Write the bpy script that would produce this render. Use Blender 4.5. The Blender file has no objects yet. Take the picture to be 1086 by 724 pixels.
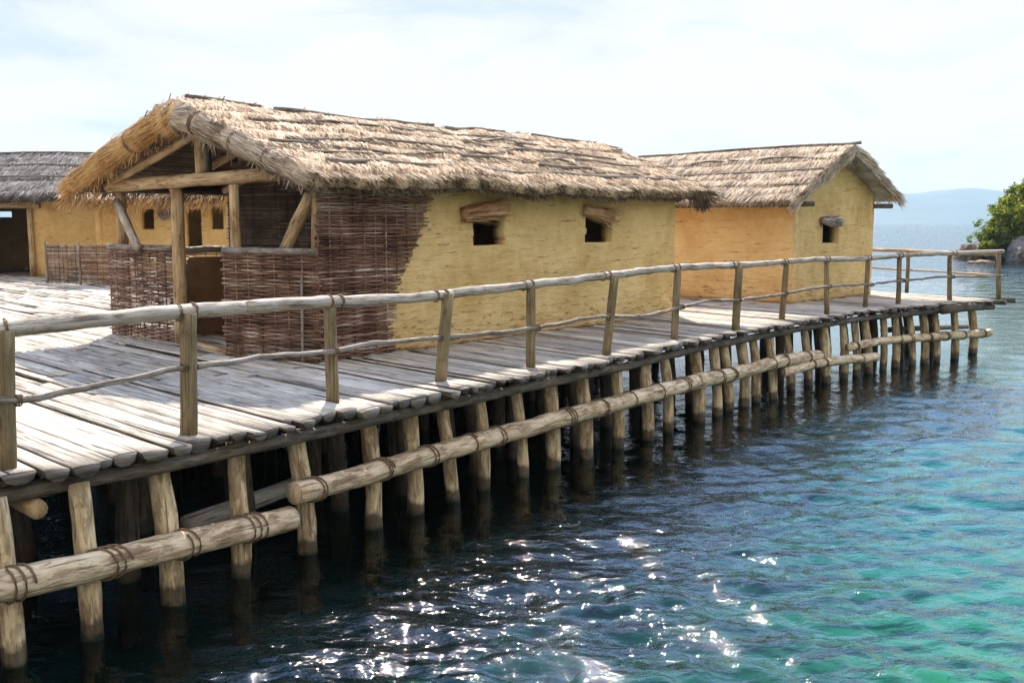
import bpy, math, random
import numpy as np
from mathutils import Vector, noise as mnoise

random.seed(7)
RNG = np.random.default_rng(7)
scene = bpy.context.scene
COL = scene.collection

# ------------------------------------------------------------------ camera, sky, sun, exposure
F_PX = 1056.0                       # focal length in photo pixels (35 mm on a 36 mm sensor)
PITCH = math.atan((362 - 236) / F_PX)
CAM_Z = 2.92                        # metres above the water (z = 0)
DECK = 1.27                         # deck height above the water

cam_d = bpy.data.cameras.new('camera')
cam_d.sensor_width = 36.0
cam_d.lens = 36.0 * F_PX / 1086.0
cam_d.clip_start = 0.1
cam_d.clip_end = 20000
cam = bpy.data.objects.new('camera', cam_d)
COL.objects.link(cam)
cam.location = (0, 0, CAM_Z)
cam.rotation_euler = (math.pi / 2 - PITCH, 0, 0)
scene.camera = cam

SUN_EL, SUN_AZ = math.radians(42.5), math.radians(-5)      # azimuth from +Y towards +X
SUN_DIR = Vector((math.cos(SUN_EL) * math.sin(SUN_AZ), math.cos(SUN_EL) * math.cos(SUN_AZ), math.sin(SUN_EL)))
sun_d = bpy.data.lights.new('sun', 'SUN')
sun_d.energy = 4.6
sun_d.angle = math.radians(0.53)
sun_d.color = (1.0, 0.91, 0.775)
sun = bpy.data.objects.new('sun', sun_d)
COL.objects.link(sun)
sun.location = (0, 30, 40)
sun.rotation_euler = (-SUN_DIR).to_track_quat('-Z', 'Y').to_euler()

scene.view_settings.view_transform = 'Standard'
scene.view_settings.look = 'None'
scene.view_settings.exposure = 1.3
scene.view_settings.gamma = 1.0
scene.view_settings.use_curve_mapping = False
scene.cycles.use_denoising = True
scene.cycles.denoising_prefilter = 'NONE'
scene.cycles.max_bounces = 8
scene.cycles.transparent_max_bounces = 12
scene.cycles.caustics_reflective = False
scene.cycles.caustics_refractive = False
scene.cycles.sample_clamp_indirect = 6.0


class NT:
    """small node-tree helper"""
    def __init__(self, tree):
        self.t = tree
        tree.nodes.clear()

    def n(self, typ, ins=None, **props):
        nd = self.t.nodes.new(typ)
        for k, v in props.items():
            setattr(nd, k, v)
        for k, v in (ins or {}).items():
            s = nd.inputs[k]
            if hasattr(v, 'is_output') or isinstance(v, bpy.types.NodeSocket):
                self.t.links.new(v, s)
            else:
                s.default_value = v
        return nd

    def math(self, op, a, b=0.0, c=None, clamp=False):
        nd = self.n('ShaderNodeMath', {0: a, 1: b}, operation=op, use_clamp=clamp)
        if c is not None:
            if isinstance(c, bpy.types.NodeSocket):
                self.t.links.new(c, nd.inputs[2])
            else:
                nd.inputs[2].default_value = c
        return nd.outputs[0]

    def mix(self, fac, a, b, blend='MIX'):
        nd = self.t.nodes.new('ShaderNodeMix')
        nd.data_type = 'RGBA'
        nd.blend_type = blend
        for idx, v in ((0, fac), (6, a), (7, b)):
            if isinstance(v, bpy.types.NodeSocket):
                self.t.links.new(v, nd.inputs[idx])
            elif idx == 0:
                nd.inputs[0].default_value = v
            else:
                nd.inputs[idx].default_value = (*v, 1.0) if len(v) == 3 else v
        return nd.outputs[2]

    def ramp(self, fac, stops, interp='LINEAR'):
        nd = self.n('ShaderNodeValToRGB', {'Fac': fac})
        cr = nd.color_ramp
        cr.interpolation = interp
        while len(cr.elements) < len(stops):
            cr.elements.new(0.5)
        for e, (p, c) in zip(cr.elements, stops):
            e.position = p
            e.color = (*c, 1.0) if not isinstance(c, (int, float)) else (c, c, c, 1.0)
        return nd.outputs['Color']

    def noise(self, vec, scale, detail=4.0, rough=0.55, dist=0.0):
        nd = self.n('ShaderNodeTexNoise', {'Vector': vec, 'Scale': scale, 'Detail': detail, 'Roughness': rough, 'Distortion': dist})
        return nd.outputs['Fac']

    def mapv(self, vec, scale=(1, 1, 1), loc=(0, 0, 0), rot=(0, 0, 0)):
        nd = self.n('ShaderNodeMapping', {'Vector': vec, 'Scale': scale, 'Rotation': rot})
        if isinstance(loc, bpy.types.NodeSocket):
            self.t.links.new(loc, nd.inputs['Location'])
        else:
            nd.inputs['Location'].default_value = loc
        return nd.outputs[0]


world = bpy.data.worlds.new('World')
scene.world = world
world.use_nodes = True
w = NT(world.node_tree)
sky = w.n('ShaderNodeTexSky', sky_type='NISHITA', sun_disc=False, sun_elevation=SUN_EL, sun_rotation=SUN_AZ,
          air_density=1.1, dust_density=0.25, ozone_density=2.0, altitude=700)
gen = w.n('ShaderNodeTexCoord').outputs['Generated']
sep = w.n('ShaderNodeSeparateXYZ', {0: gen})
cv = w.mapv(gen, (2.6, 2.6, 9.0), (0.3, 0.1, 0.55))
cl = w.noise(cv, 1.5, 9.0, 0.60, 0.5)
cl2 = w.noise(cv, 0.6, 3.0, 0.5, 0.2)
clm = w.ramp(w.math('ADD', w.math('ADD', w.math('MULTIPLY', cl, 0.65), w.math('MULTIPLY', cl2, 0.35)), w.math('MULTIPLY', sep.outputs[0], 0.10)),
             [(0.41, 0.0), (0.485, 0.65), (0.56, 1.0)])
SKY_STRENGTH = 0.09
# pale, washed blue near the horizon under a bright broken cloud sheet; the sheet thins to blue overhead
height = w.ramp(sep.outputs[2], [(0.0, 0.0), (0.24, 0.0), (0.42, 1.0)])
over = w.ramp(sep.outputs[2], [(0.24, 1.0), (0.42, 0.38), (0.75, 0.10)])
back = w.ramp(w.math('MULTIPLY_ADD', sep.outputs[1], 0.5, 0.5), [(0.30, 1.0), (0.72, 0.0)])     # unseen bright cloud behind the camera, added as fill light
blue = w.mix(1.0, sky.outputs[0], (3.0, 3.1, 3.35), 'MULTIPLY')
clear = w.mix(height, (3.35, 3.86, 4.12), blue)
cloud = w.mix(height, (4.7, 4.68, 4.6), (9.0, 9.8, 11.0))
cloud = w.mix(back, cloud, (7.3, 6.4, 5.1))
fac = w.math('MAXIMUM', w.math('MULTIPLY', clm, over), w.math('MULTIPLY', back, 0.8))
skycol = w.mix(w.math('MULTIPLY', fac, 0.95), clear, cloud)
bg = w.n('ShaderNodeBackground', {'Color': skycol, 'Strength': SKY_STRENGTH})
w.n('ShaderNodeOutputWorld', {'Surface': bg.outputs[0]})


# ------------------------------------------------------------------ measuring helpers (photo pixel -> metres)
def ray(px, py):
    x = (px - 543) / F_PX
    u = (362 - py) / F_PX
    return np.array([x, math.cos(PITCH) + u * math.sin(PITCH), -math.sin(PITCH) + u * math.cos(PITCH)])


def at_z(px, py, z=DECK):
    r = ray(px, py)
    return r * ((z - CAM_Z) / r[2]) + np.array([0, 0, CAM_Z])


def at_y(px, py, Y):
    r = ray(px, py)
    return r * (Y / r[1]) + np.array([0, 0, CAM_Z])


def at_plane(px, py, O, N):
    r = ray(px, py)
    c = np.array([0, 0, CAM_Z])
    t = np.dot(np.asarray(O) - c, N) / np.dot(r, N)
    return c + r * t


def on_line(px, py, poly):
    """point of a vertical curtain over a plan polyline, seen at this direction"""
    r = ray(px, py)
    best = None
    n = len(poly)
    for i in range(n - 1):
        a, b = np.array(poly[i][:2]), np.array(poly[i + 1][:2])
        d = b - a
        den = r[0] * d[1] - r[1] * d[0]
        if abs(den) < 1e-9:
            continue
        t = (a[0] * d[1] - a[1] * d[0]) / den
        s = (a[0] * r[1] - a[1] * r[0]) / den
        lo = -9 if i == 0 else -1e-6
        hi = 9 if i == n - 2 else 1 + 1e-6
        if t > 0 and lo <= s <= hi:
            if best is None or t < best:
                best = t
    return r * best + np.array([0, 0, CAM_Z])


def unit(v):
    v = np.asarray(v, float)
    return v / np.linalg.norm(v)


def nz(x, y=0.0, z=0.0):
    return mnoise.noise((x, y, z))


# ------------------------------------------------------------------ mesh collecting
WORLD_LOC = {}


class MB:
    def __init__(self):
        self.v, self.f, self.uv, self.nv = [], [], [], 0
        self.mi = {}

    def add(self, verts, faces, uvs=None):
        """verts (N,3); faces (M,k) of one size k; uvs (M,k,2) or None"""
        verts = np.asarray(verts, np.float32).reshape(-1, 3)
        faces = np.asarray(faces, np.int32)
        if uvs is None:
            uvs = np.zeros((*faces.shape, 2), np.float32)
        self.v.append(verts)
        self.f.append(faces + self.nv)
        self.uv.append(np.asarray(uvs, np.float32))
        self.nv += len(verts)

    def tube(self, pts, rad, n=8, cap=True, rough=0.0, seed=None, flat=None, v0=None):
        pts = np.asarray(pts, float)
        N = len(pts)
        rad = np.broadcast_to(np.asarray(rad, float), (N,)) if np.ndim(rad) <= 1 else rad
        T = np.gradient(pts, axis=0)
        T /= np.linalg.norm(T, axis=1)[:, None] + 1e-12
        ref = np.array([0, 0, 1.0]) if abs(T[:, 2]).mean() < 0.8 else np.array([0.83, 0.55, 0.0])
        B1 = np.cross(T, ref)
        B1 /= np.linalg.norm(B1, axis=1)[:, None] + 1e-12
        B2 = np.cross(T, B1)
        th = np.arange(n) * 2 * np.pi / n
        R = rad[:, None] * np.ones((N, n))
        if rough:
            sd = random.random() * 100 if seed is None else seed
            for i in range(N):
                for j in range(n):
                    R[i, j] *= 1 + rough * nz(math.cos(th[j]) * 1.1 + sd, math.sin(th[j]) * 1.1, i * 0.45 + sd * 3)
        if flat is not None:
            R = R * (1 + 0 * R)
        ring = pts[:, None, :] + R[..., None] * (np.cos(th)[None, :, None] * B1[:, None, :] + np.sin(th)[None, :, None] * B2[:, None, :])
        V = ring.reshape(-1, 3)
        L = np.concatenate([[0], np.cumsum(np.linalg.norm(np.diff(pts, axis=0), axis=1))])
        L = L + (random.random() * 50 if v0 is None else v0)
        i = np.arange(N - 1)[:, None]
        j = np.arange(n)[None, :]
        j2 = (j + 1) % n
        F = np.stack([i * n + j, i * n + j2, (i + 1) * n + j2, (i + 1) * n + j], -1).reshape(-1, 4)
        rm = float(np.mean(rad))
        u = np.arange(n + 1) * (2 * np.pi / n) * rm
        U = np.zeros((N - 1, n, 4, 2))
        U[:, :, 0, 0] = u[:-1]; U[:, :, 1, 0] = u[1:]; U[:, :, 2, 0] = u[1:]; U[:, :, 3, 0] = u[:-1]
        U[:, :, 0, 1] = L[:-1, None]; U[:, :, 1, 1] = L[:-1, None]; U[:, :, 2, 1] = L[1:, None]; U[:, :, 3, 1] = L[1:, None]
        if cap:
            V = np.concatenate([V, pts[:1] - T[:1] * rm * 0.05, pts[-1:] + T[-1:] * rm * 0.05])
            c0, c1 = N * n, N * n + 1
            jj = np.arange(n)
            k = (jj + 1) % n
            f0 = np.stack([k, jj, np.full(n, c0)], -1)
            b = (N - 1) * n
            f1 = np.stack([b + jj, b + k, np.full(n, c1)], -1)
            tri = np.concatenate([f0, f1])
            cu = np.zeros((2 * n, 3, 2))
            a = np.concatenate([th, th])
            for q, s in ((0, 0), (1, 2 * np.pi / n)):
                cu[:, q, 0] = np.cos(a + s) * rm * 0.6
                cu[:, q, 1] = np.sin(a + s) * rm * 0.1 + L[0]
            cu[:, 2, 1] = L[0]
            base = self.nv
            self.add(V, F, U.reshape(-1, 4, 2))
            self.f.append((tri + base).astype(np.int32))
            self.uv.append(cu.astype(np.float32))
        else:
            self.add(V, F, U.reshape(-1, 4, 2))

    def ribbons(self, P, D, S, L, W, droop=None, segs=2):
        """many thin straws: start P, direction D, side S, length L, width W"""
        n = len(P)
        L = np.asarray(L)[:, None]
        W = np.asarray(W)[:, None]
        rows = []
        for k in range(segs + 1):
            t = k / segs
            c = P + D * L * t
            if droop is not None:
                c = c + droop * (t * t)
            wd = W * (1.0 if k < segs else 0.35)
            rows += [c - S * wd * 0.5, c + S * wd * 0.5]
        V = np.stack(rows, 1)                       # n, 2(segs+1), 3
        m = V.shape[1]
        base = (np.arange(n) * m)[:, None]
        Fs, Us = [], []
        for k in range(segs):
            Fs.append(np.concatenate([base + 2 * k, base + 2 * k + 1, base + 2 * k + 3, base + 2 * k + 2], 1))
            u = np.zeros((n, 4, 2))
            u[:, 1, 0] = 1; u[:, 2, 0] = 1
            u[:, 0, 1] = u[:, 1, 1] = k / segs
            u[:, 2, 1] = u[:, 3, 1] = (k + 1) / segs
            Us.append(u)
        self.add(V.reshape(-1, 3), np.concatenate(Fs), np.concatenate(Us))

    def box(self, O, X, Y, Z):
        O, X, Y, Z = (np.asarray(a, float) for a in (O, X, Y, Z))
        V = np.array([O, O + X, O + X + Y, O + Y, O + Z, O + X + Z, O + X + Y + Z, O + Y + Z])
        F = np.array([[0, 3, 2, 1], [4, 5, 6, 7], [0, 1, 5, 4], [1, 2, 6, 5], [2, 3, 7, 6], [3, 0, 4, 7]])
        l = [np.linalg.norm(a) for a in (X, Y, Z)]
        U = np.zeros((6, 4, 2))
        dims = [(l[1], l[0]), (l[0], l[1]), (l[0], l[2]), (l[1], l[2]), (l[0], l[2]), (l[1], l[2])]
        for q, (a, b) in enumerate(dims):
            sw = a > b
            c = np.array([[0, 0], [a, 0], [a, b], [0, b]], float)
            U[q] = c[:, ::-1] if sw else c
        self.add(V, F, U)

    def build(self, name, mat, parent=None, smooth=True, props=None):
        base = WORLD_LOC.get(parent, np.zeros(3)) if parent else np.zeros(3)
        V = np.concatenate(self.v) - base
        me = bpy.data.meshes.new(name)
        me.vertices.add(len(V))
        me.vertices.foreach_set('co', V.astype(np.float32).ravel())
        idx = np.concatenate([f.ravel() for f in self.f]).astype(np.int32)
        sizes = np.concatenate([np.full(len(f), f.shape[1], np.int32) for f in self.f])
        starts = np.concatenate([[0], np.cumsum(sizes)[:-1]]).astype(np.int32)
        me.loops.add(len(idx))
        me.loops.foreach_set('vertex_index', idx)
        me.polygons.add(len(sizes))
        me.polygons.foreach_set('loop_start', starts)
        uvl = me.uv_layers.new(name='UVMap')
        uvl.data.foreach_set('uv', np.concatenate([u.reshape(-1, 2) for u in self.uv]).astype(np.float32).ravel())
        me.update(calc_edges=True)
        if smooth:
            me.polygons.foreach_set('use_smooth', np.ones(len(sizes), bool))
        mats = mat if isinstance(mat, (list, tuple)) else [mat]
        for mm in mats:
            me.materials.append(mm)
        if self.mi:
            mi = np.concatenate([np.broadcast_to(self.mi.get(q, 0), (len(f),)) for q, f in enumerate(self.f)]).astype(np.int32)
            me.polygons.foreach_set('material_index', mi)
        o = bpy.data.objects.new(name, me)
        COL.objects.link(o)
        if parent:
            o.parent = parent
            WORLD_LOC[o] = base
        for k, v in (props or {}).items():
            o[k] = v
        return o


def thing(name, label, cat, loc, group=None):
    o = bpy.data.objects.new(name, None)
    o.empty_display_size = 0.3
    COL.objects.link(o)
    o.location = loc
    WORLD_LOC[o] = np.array(loc, float)
    o['label'] = label
    o['category'] = cat
    if group:
        o['group'] = group
    return o


def tag(o, label, cat, group=None):
    o['label'] = label
    o['category'] = cat
    if group:
        o['group'] = group
    return o


# ------------------------------------------------------------------ materials
def mat_new(name):
    m = bpy.data.materials.new(name)
    m.use_nodes = True
    return m, NT(m.node_tree)


def finish(t, color, rough=0.85, bump=None, bstr=0.4, bdist=0.01, spec=0.3):
    b = t.n('ShaderNodeBsdfPrincipled', {'Base Color': color, 'Roughness': rough, 'Specular IOR Level': spec})
    if bump is not None:
        bn = t.n('ShaderNodeBump', {'Height': bump, 'Strength': bstr, 'Distance': bdist})
        t.t.links.new(bn.outputs[0], b.inputs['Normal'])
    t.n('ShaderNodeOutputMaterial', {'Surface': b.outputs[0]})
    return b


def wood(name, dark, mid, light, grain=16.0, along=1.1, crack=0.5, var=0.35, wet=False, knots=True, bstr=0.6, bark=0.0, barkcol=(0.12, 0.07, 0.04), bdist=0.018):
    m, t = mat_new(name)
    uv = t.n('ShaderNodeUVMap').outputs[0]
    isl = t.n('ShaderNodeNewGeometry').outputs['Random Per Island']
    off = t.n('ShaderNodeCombineXYZ', {0: 0.0, 1: t.math('MULTIPLY', isl, 37.0), 2: t.math('MULTIPLY', isl, 91.0)}).outputs[0]
    g = t.noise(t.mapv(uv, (grain * 2.4, along * 2.2, 1), off), 1.0, 7.0, 0.68, 0.5)
    big = t.noise(t.mapv(uv, (5.0, 2.0, 1), off), 1.0, 4.0, 0.6, 0.5)
    col = t.ramp(t.math('ADD', t.math('MULTIPLY', g, 0.55), t.math('MULTIPLY', big, 0.45)),
                 [(0.36, dark), (0.48, mid), (0.61, light)])
    # weathering checks along the grain
    ck = t.noise(t.mapv(uv, (grain * 3.2, along * 1.1, 1), off), 1.0, 4.0, 0.6, 0.25)
    ckm = t.ramp(ck, [(0.36, 1.0), (0.42, 0.0)])
    col = t.mix(t.math('MULTIPLY', ckm, crack), col, tuple(c * 0.25 for c in dark))
    h = t.math('ADD', t.math('MULTIPLY', g, 0.9), t.math('MULTIPLY', ckm, -0.7))
    if bark:
        bk = t.noise(t.mapv(uv, (13.0, 4.2, 1), off), 1.0, 6.0, 0.66, 0.8)
        bkm = t.ramp(bk, [(0.50 - 0.16 * (1 - bark), 1.0), (0.55 - 0.16 * (1 - bark), 0.0)])
        bkm = t.math('MULTIPLY', bkm, t.ramp(big, [(0.45, 1.0), (0.60, 0.25)]))
        col = t.mix(t.math('MULTIPLY', bkm, 0.62), col, t.mix(g, tuple(c * 0.6 for c in barkcol), tuple(c * 1.7 for c in barkcol)))
        h = t.math('ADD', h, t.math('MULTIPLY', bkm, 0.5))
    if knots:
        vo = t.n('ShaderNodeTexVoronoi', {'Vector': t.mapv(uv, (5.5, 2.1, 1), off), 'Scale': 1.0}, feature='F1')
        km = t.ramp(vo.outputs['Distance'], [(0.06, 1.0), (0.15, 0.0)])
        col = t.mix(t.math('MULTIPLY', km, 0.65), col, tuple(c * 0.4 for c in dark))
        h = t.math('ADD', h, t.math('MULTIPLY', km, 0.5))
    tone = t.math('ADD', 1.0 - var * 0.55, t.math('MULTIPLY', isl, var))
    tc = t.n('ShaderNodeCombineColor', {0: tone, 1: tone, 2: tone}).outputs[0]
    col = t.mix(1.0, col, tc, 'MULTIPLY')
    rough = 0.85
    if wet:
        pos = t.n('ShaderNodeNewGeometry').outputs['Position']
        z = t.n('ShaderNodeSeparateXYZ', {0: pos}).outputs[2]
        wob = t.math('MULTIPLY', t.math('SUBTRACT', t.noise(pos, 7.0, 4.0), 0.5), 0.20)
        zz = t.math('ADD', z, wob)
        wm = t.ramp(zz, [(0.12, 1.0), (0.17, 0.0)])
        col = t.mix(t.math('MULTIPLY', wm, 0.88), col, (0.045, 0.030, 0.015))
        am = t.ramp(zz, [(0.0, 1.0), (0.05, 0.0)])
        col = t.mix(am, col, (0.008, 0.016, 0.005))  # submerged wood: algae green, near black to paint in the water's light loss
        rough = t.math('SUBTRACT', 0.85, t.math('MULTIPLY', wm, 0.5))
    finish(t, col, rough, h, bstr, bdist)
    return m


M = {}
M['plank'] = wood('weathered_plank', (0.185, 0.145, 0.108), (0.385, 0.33, 0.258), (0.525, 0.463, 0.376), grain=13, along=0.7, crack=0.95, var=0.46, bstr=0.8)
M['endgrain'] = wood('grey_end_grain', (0.09, 0.075, 0.06), (0.17, 0.145, 0.12), (0.25, 0.22, 0.185), grain=20, along=12, crack=0.7, var=0.5)
M['rail'] = wood('bleached_rail', (0.17, 0.13, 0.09), (0.37, 0.315, 0.25), (0.53, 0.47, 0.395), grain=11, along=1.4, crack=0.8, var=0.25, bark=0.35, barkcol=(0.15, 0.11, 0.07))
M['twig'] = wood('crooked_pole', (0.10, 0.08, 0.06), (0.22, 0.19, 0.155), (0.36, 0.32, 0.28), grain=14, along=2.4, crack=0.7, var=0.3, bark=0.8, barkcol=(0.11, 0.08, 0.055))
M['post'] = wood('rail_post', (0.09, 0.065, 0.032), (0.185, 0.135, 0.068), (0.28, 0.215, 0.12), grain=18, along=0.8, crack=0.7, var=0.5, bark=0.3, barkcol=(0.09, 0.06, 0.03))
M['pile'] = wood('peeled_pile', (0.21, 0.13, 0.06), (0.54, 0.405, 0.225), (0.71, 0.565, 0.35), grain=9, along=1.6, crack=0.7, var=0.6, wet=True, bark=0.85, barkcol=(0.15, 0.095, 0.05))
M['pile_shaded'] = wood('shaded_pile', (0.03, 0.024, 0.017), (0.08, 0.062, 0.043), (0.16, 0.13, 0.09), grain=9, along=1.8, crack=0.6, var=0.5, wet=True, bark=0.7, barkcol=(0.06, 0.045, 0.03))  # back-row piles: wood darkened to put the under-deck shade into its colour
M['log'] = wood('peeled_log', (0.26, 0.17, 0.09), (0.56, 0.43, 0.265), (0.72, 0.59, 0.40), grain=9, along=1.8, crack=0.75, var=0.25, bark=0.7, barkcol=(0.20, 0.115, 0.055))
M['bark'] = wood('dark_bark_beam', (0.035, 0.028, 0.02), (0.085, 0.068, 0.047), (0.17, 0.14, 0.10), grain=10, along=2.2, crack=0.7, var=0.4)
M['frame'] = wood('tan_timber', (0.20, 0.12, 0.055), (0.42, 0.28, 0.14), (0.56, 0.41, 0.23), grain=12, along=1.2, crack=0.6, var=0.3, bark=0.45, barkcol=(0.17, 0.09, 0.04))
M['batten'] = wood('grey_batten', (0.07, 0.055, 0.042), (0.17, 0.14, 0.11), (0.31, 0.27, 0.22), grain=14, along=1.5, crack=0.5, var=0.6)
M['tree_bark'] = wood('tree_bark', (0.04, 0.03, 0.02), (0.10, 0.075, 0.05), (0.16, 0.13, 0.09))


def strand_mat(name, stops, rough=0.8, spec=0.25, trans=0.0):
    m, t = mat_new(name)
    geo = t.n('ShaderNodeNewGeometry')
    isl = geo.outputs['Random Per Island']
    big = t.noise(geo.outputs['Position'], 1.9, 5.0, 0.66, 0.6)
    f = t.math('ADD', t.math('MULTIPLY', isl, 0.55), t.math('MULTIPLY', t.ramp(big, [(0.3, 0.0), (0.7, 1.0)]), 0.55))
    col = t.ramp(f, stops)
    b = finish(t, col, rough, None, spec=spec)
    return m


M['straw'] = strand_mat('sunbleached_straw', [(0.22, (0.07, 0.042, 0.022)), (0.38, (0.30, 0.195, 0.105)), (0.58, (0.57, 0.405, 0.245)), (0.86, (0.70, 0.57, 0.41))])
M['straw_grey'] = strand_mat('grey_straw', [(0.22, (0.07, 0.058, 0.048)), (0.42, (0.21, 0.175, 0.14)), (0.62, (0.36, 0.31, 0.26)), (0.85, (0.50, 0.46, 0.41))])
M['straw_dark'] = strand_mat('old_grey_reed', [(0.22, (0.04, 0.034, 0.030)), (0.42, (0.088, 0.075, 0.065)), (0.62, (0.155, 0.135, 0.118)), (0.85, (0.235, 0.21, 0.19))])
M['straw_gold'] = strand_mat('golden_straw', [(0.22, (0.22, 0.11, 0.035)), (0.42, (0.46, 0.25, 0.085)), (0.62, (0.60, 0.36, 0.14)), (0.85, (0.66, 0.46, 0.22))])
M['fringe'] = strand_mat('shaded_eave_straw', [(0.22, (0.035, 0.024, 0.015)), (0.42, (0.085, 0.058, 0.035)), (0.62, (0.16, 0.115, 0.07)), (0.9, (0.30, 0.22, 0.13))])  # fringe straw coloured dark to carry the shade below the thatch edge
M['wicker'] = strand_mat('willow_wicker', [(0.18, (0.042, 0.020, 0.011)), (0.38, (0.13, 0.064, 0.037)), (0.62, (0.23, 0.125, 0.078)), (0.80, (0.32, 0.22, 0.155)), (0.95, (0.50, 0.42, 0.34))], rough=0.6)
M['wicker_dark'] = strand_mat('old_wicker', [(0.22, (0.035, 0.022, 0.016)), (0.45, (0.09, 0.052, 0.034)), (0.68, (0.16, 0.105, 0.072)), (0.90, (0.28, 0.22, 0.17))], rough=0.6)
M['wicker_grey'] = strand_mat('grey_wicker', [(0.22, (0.07, 0.05, 0.036)), (0.45, (0.17, 0.13, 0.10)), (0.68, (0.28, 0.235, 0.19)), (0.90, (0.42, 0.37, 0.31))], rough=0.6)
M['rope'] = strand_mat('twine', [(0.2, (0.09, 0.055, 0.03)), (0.8, (0.19, 0.13, 0.075))])
M['straw_verge'] = strand_mat('weathered_verge_straw', [(0.22, (0.12, 0.085, 0.055)), (0.42, (0.32, 0.235, 0.15)), (0.62, (0.50, 0.39, 0.265)), (0.85, (0.62, 0.53, 0.40))])
M['lintel'] = strand_mat('rust_straw', [(0.22, (0.09, 0.04, 0.016)), (0.42, (0.27, 0.135, 0.055)), (0.62, (0.42, 0.24, 0.11)), (0.85, (0.56, 0.38, 0.20))])


def plaster(name, base, light, dark, worn, crack_amt=1.0):
    m, t = mat_new(name)
    uv = t.n('ShaderNodeUVMap').outputs[0]
    pos = t.n('ShaderNodeNewGeometry').outputs['Position']
    big = t.noise(pos, 0.9, 4.0, 0.55, 0.6)
    med = t.noise(pos, 5.5, 5.0, 0.6, 0.3)
    col = t.ramp(t.math('ADD', t.math('MULTIPLY', big, 0.6), t.math('MULTIPLY', med, 0.4)), [(0.37, dark), (0.5, base), (0.62, light)])
    # trowel ridges running along the wall
    st = t.noise(t.mapv(uv, (2.6, 15.0, 1)), 1.0, 5.0, 0.62, 0.8)
    # short broken cracks
    c1 = t.noise(t.mapv(uv, (3.2, 20.0, 1), (3.1, 1.7, 0)), 1.0, 2.5, 0.5, 0.9)
    gate = t.noise(t.mapv(uv, (1.7, 2.6, 1), (9.0, 4.0, 0)), 1.0, 3.0, 0.6)
    cm = t.math('MULTIPLY', t.ramp(c1, [(0.30, 1.0), (0.335, 0.0)]), t.ramp(gate, [(0.42, 0.0), (0.52, 1.0)]))
    cr = cm
    col = t.mix(t.math('MULTIPLY', cr, 0.32 * crack_amt), col, (0.15, 0.09, 0.045))
    # worn, straw-tempered clay at the foot of the wall
    v = t.n('ShaderNodeSeparateXYZ', {0: uv}).outputs[1]
    wn = t.math('ADD', v, t.math('MULTIPLY', t.math('SUBTRACT', t.noise(t.mapv(uv, (2.0, 5.0, 1)), 1.0, 4.0, 0.65), 0.5), 0.75))
    wm = t.ramp(wn, [(0.02, 1.0), (0.22, 0.0)])
    col = t.mix(t.math('MULTIPLY', wm, 0.55), col, worn)
    chips = t.math('MULTIPLY', t.ramp(t.noise(t.mapv(uv, (4.5, 19.0, 1), (5, 2, 0)), 1.0, 3.0, 0.6), [(0.34, 1.0), (0.40, 0.0)]), t.ramp(wn, [(0.10, 1.0), (0.50, 0.0)]))
    col = t.mix(t.math('MULTIPLY', chips, 0.48), col, (0.16, 0.095, 0.05))
    h = t.math('ADD', t.math('MULTIPLY', st, 0.8), t.math('MULTIPLY', med, 0.5))
    h = t.math('SUBTRACT', h, t.math('MULTIPLY', t.math('MAXIMUM', cr, chips), 0.8))
    finish(t, col, 0.95, h, 1.0, 0.04, spec=0.1)
    return m


M['yellow'] = plaster('yellow_clay', (0.58, 0.41, 0.168), (0.66, 0.485, 0.22), (0.48, 0.32, 0.12), (0.40, 0.235, 0.105))
M['orange'] = plaster('ochre_clay', (0.71, 0.46, 0.195), (0.76, 0.52, 0.24), (0.63, 0.375, 0.145), (0.54, 0.30, 0.11))
M['tan'] = plaster('tan_clay', (0.62, 0.40, 0.155), (0.68, 0.46, 0.20), (0.55, 0.33, 0.12), (0.46, 0.27, 0.10))
M['oven'] = plaster('brown_oven_clay', (0.16, 0.085, 0.04), (0.20, 0.11, 0.055), (0.12, 0.06, 0.03), (0.10, 0.055, 0.03))


def simple(name, c1, c2, scale=4.0, rough=0.9, bstr=0.5, bdist=0.05):
    m, t = mat_new(name)
    pos = t.n('ShaderNodeNewGeometry').outputs['Position']
    a = t.noise(pos, scale, 7.0, 0.62, 0.4)
    finish(t, t.ramp(a, [(0.32, c1), (0.68, c2)]), rough, a, bstr, bdist)
    return m


M['dark'] = simple('dark_earth_floor', (0.05, 0.035, 0.022), (0.10, 0.07, 0.045))
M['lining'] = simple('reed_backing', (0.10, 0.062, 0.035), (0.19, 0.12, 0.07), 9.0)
M['rock'] = simple('shore_rock', (0.04, 0.036, 0.03), (0.19, 0.165, 0.135), 1.4, bdist=0.25, bstr=0.9)
M['rock_tan'] = simple('tan_rock', (0.09, 0.06, 0.035), (0.28, 0.195, 0.12), 1.4, bdist=0.25, bstr=0.9)
M['hill'] = simple('far_hillside', (0.035, 0.055, 0.03), (0.09, 0.095, 0.055), 0.004, bdist=1)


def leaf_mat(name, stops):
    m, t = mat_new(name)
    geo = t.n('ShaderNodeNewGeometry')
    col = t.ramp(t.math('ADD', t.math('MULTIPLY', geo.outputs['Random Per Island'], 0.6), t.math('MULTIPLY', t.noise(geo.outputs['Position'], 0.9, 3.0), 0.5)), stops)
    d = t.n('ShaderNodeBsdfDiffuse', {'Color': col})
    tr = t.n('ShaderNodeBsdfTranslucent', {'Color': t.mix(1.0, col, (1.25, 1.2, 0.5), 'MULTIPLY')})
    mx = t.n('ShaderNodeMixShader', {0: 0.45, 1: d.outputs[0], 2: tr.outputs[0]})
    t.n('ShaderNodeOutputMaterial', {'Surface': mx.outputs[0]})
    return m


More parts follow.
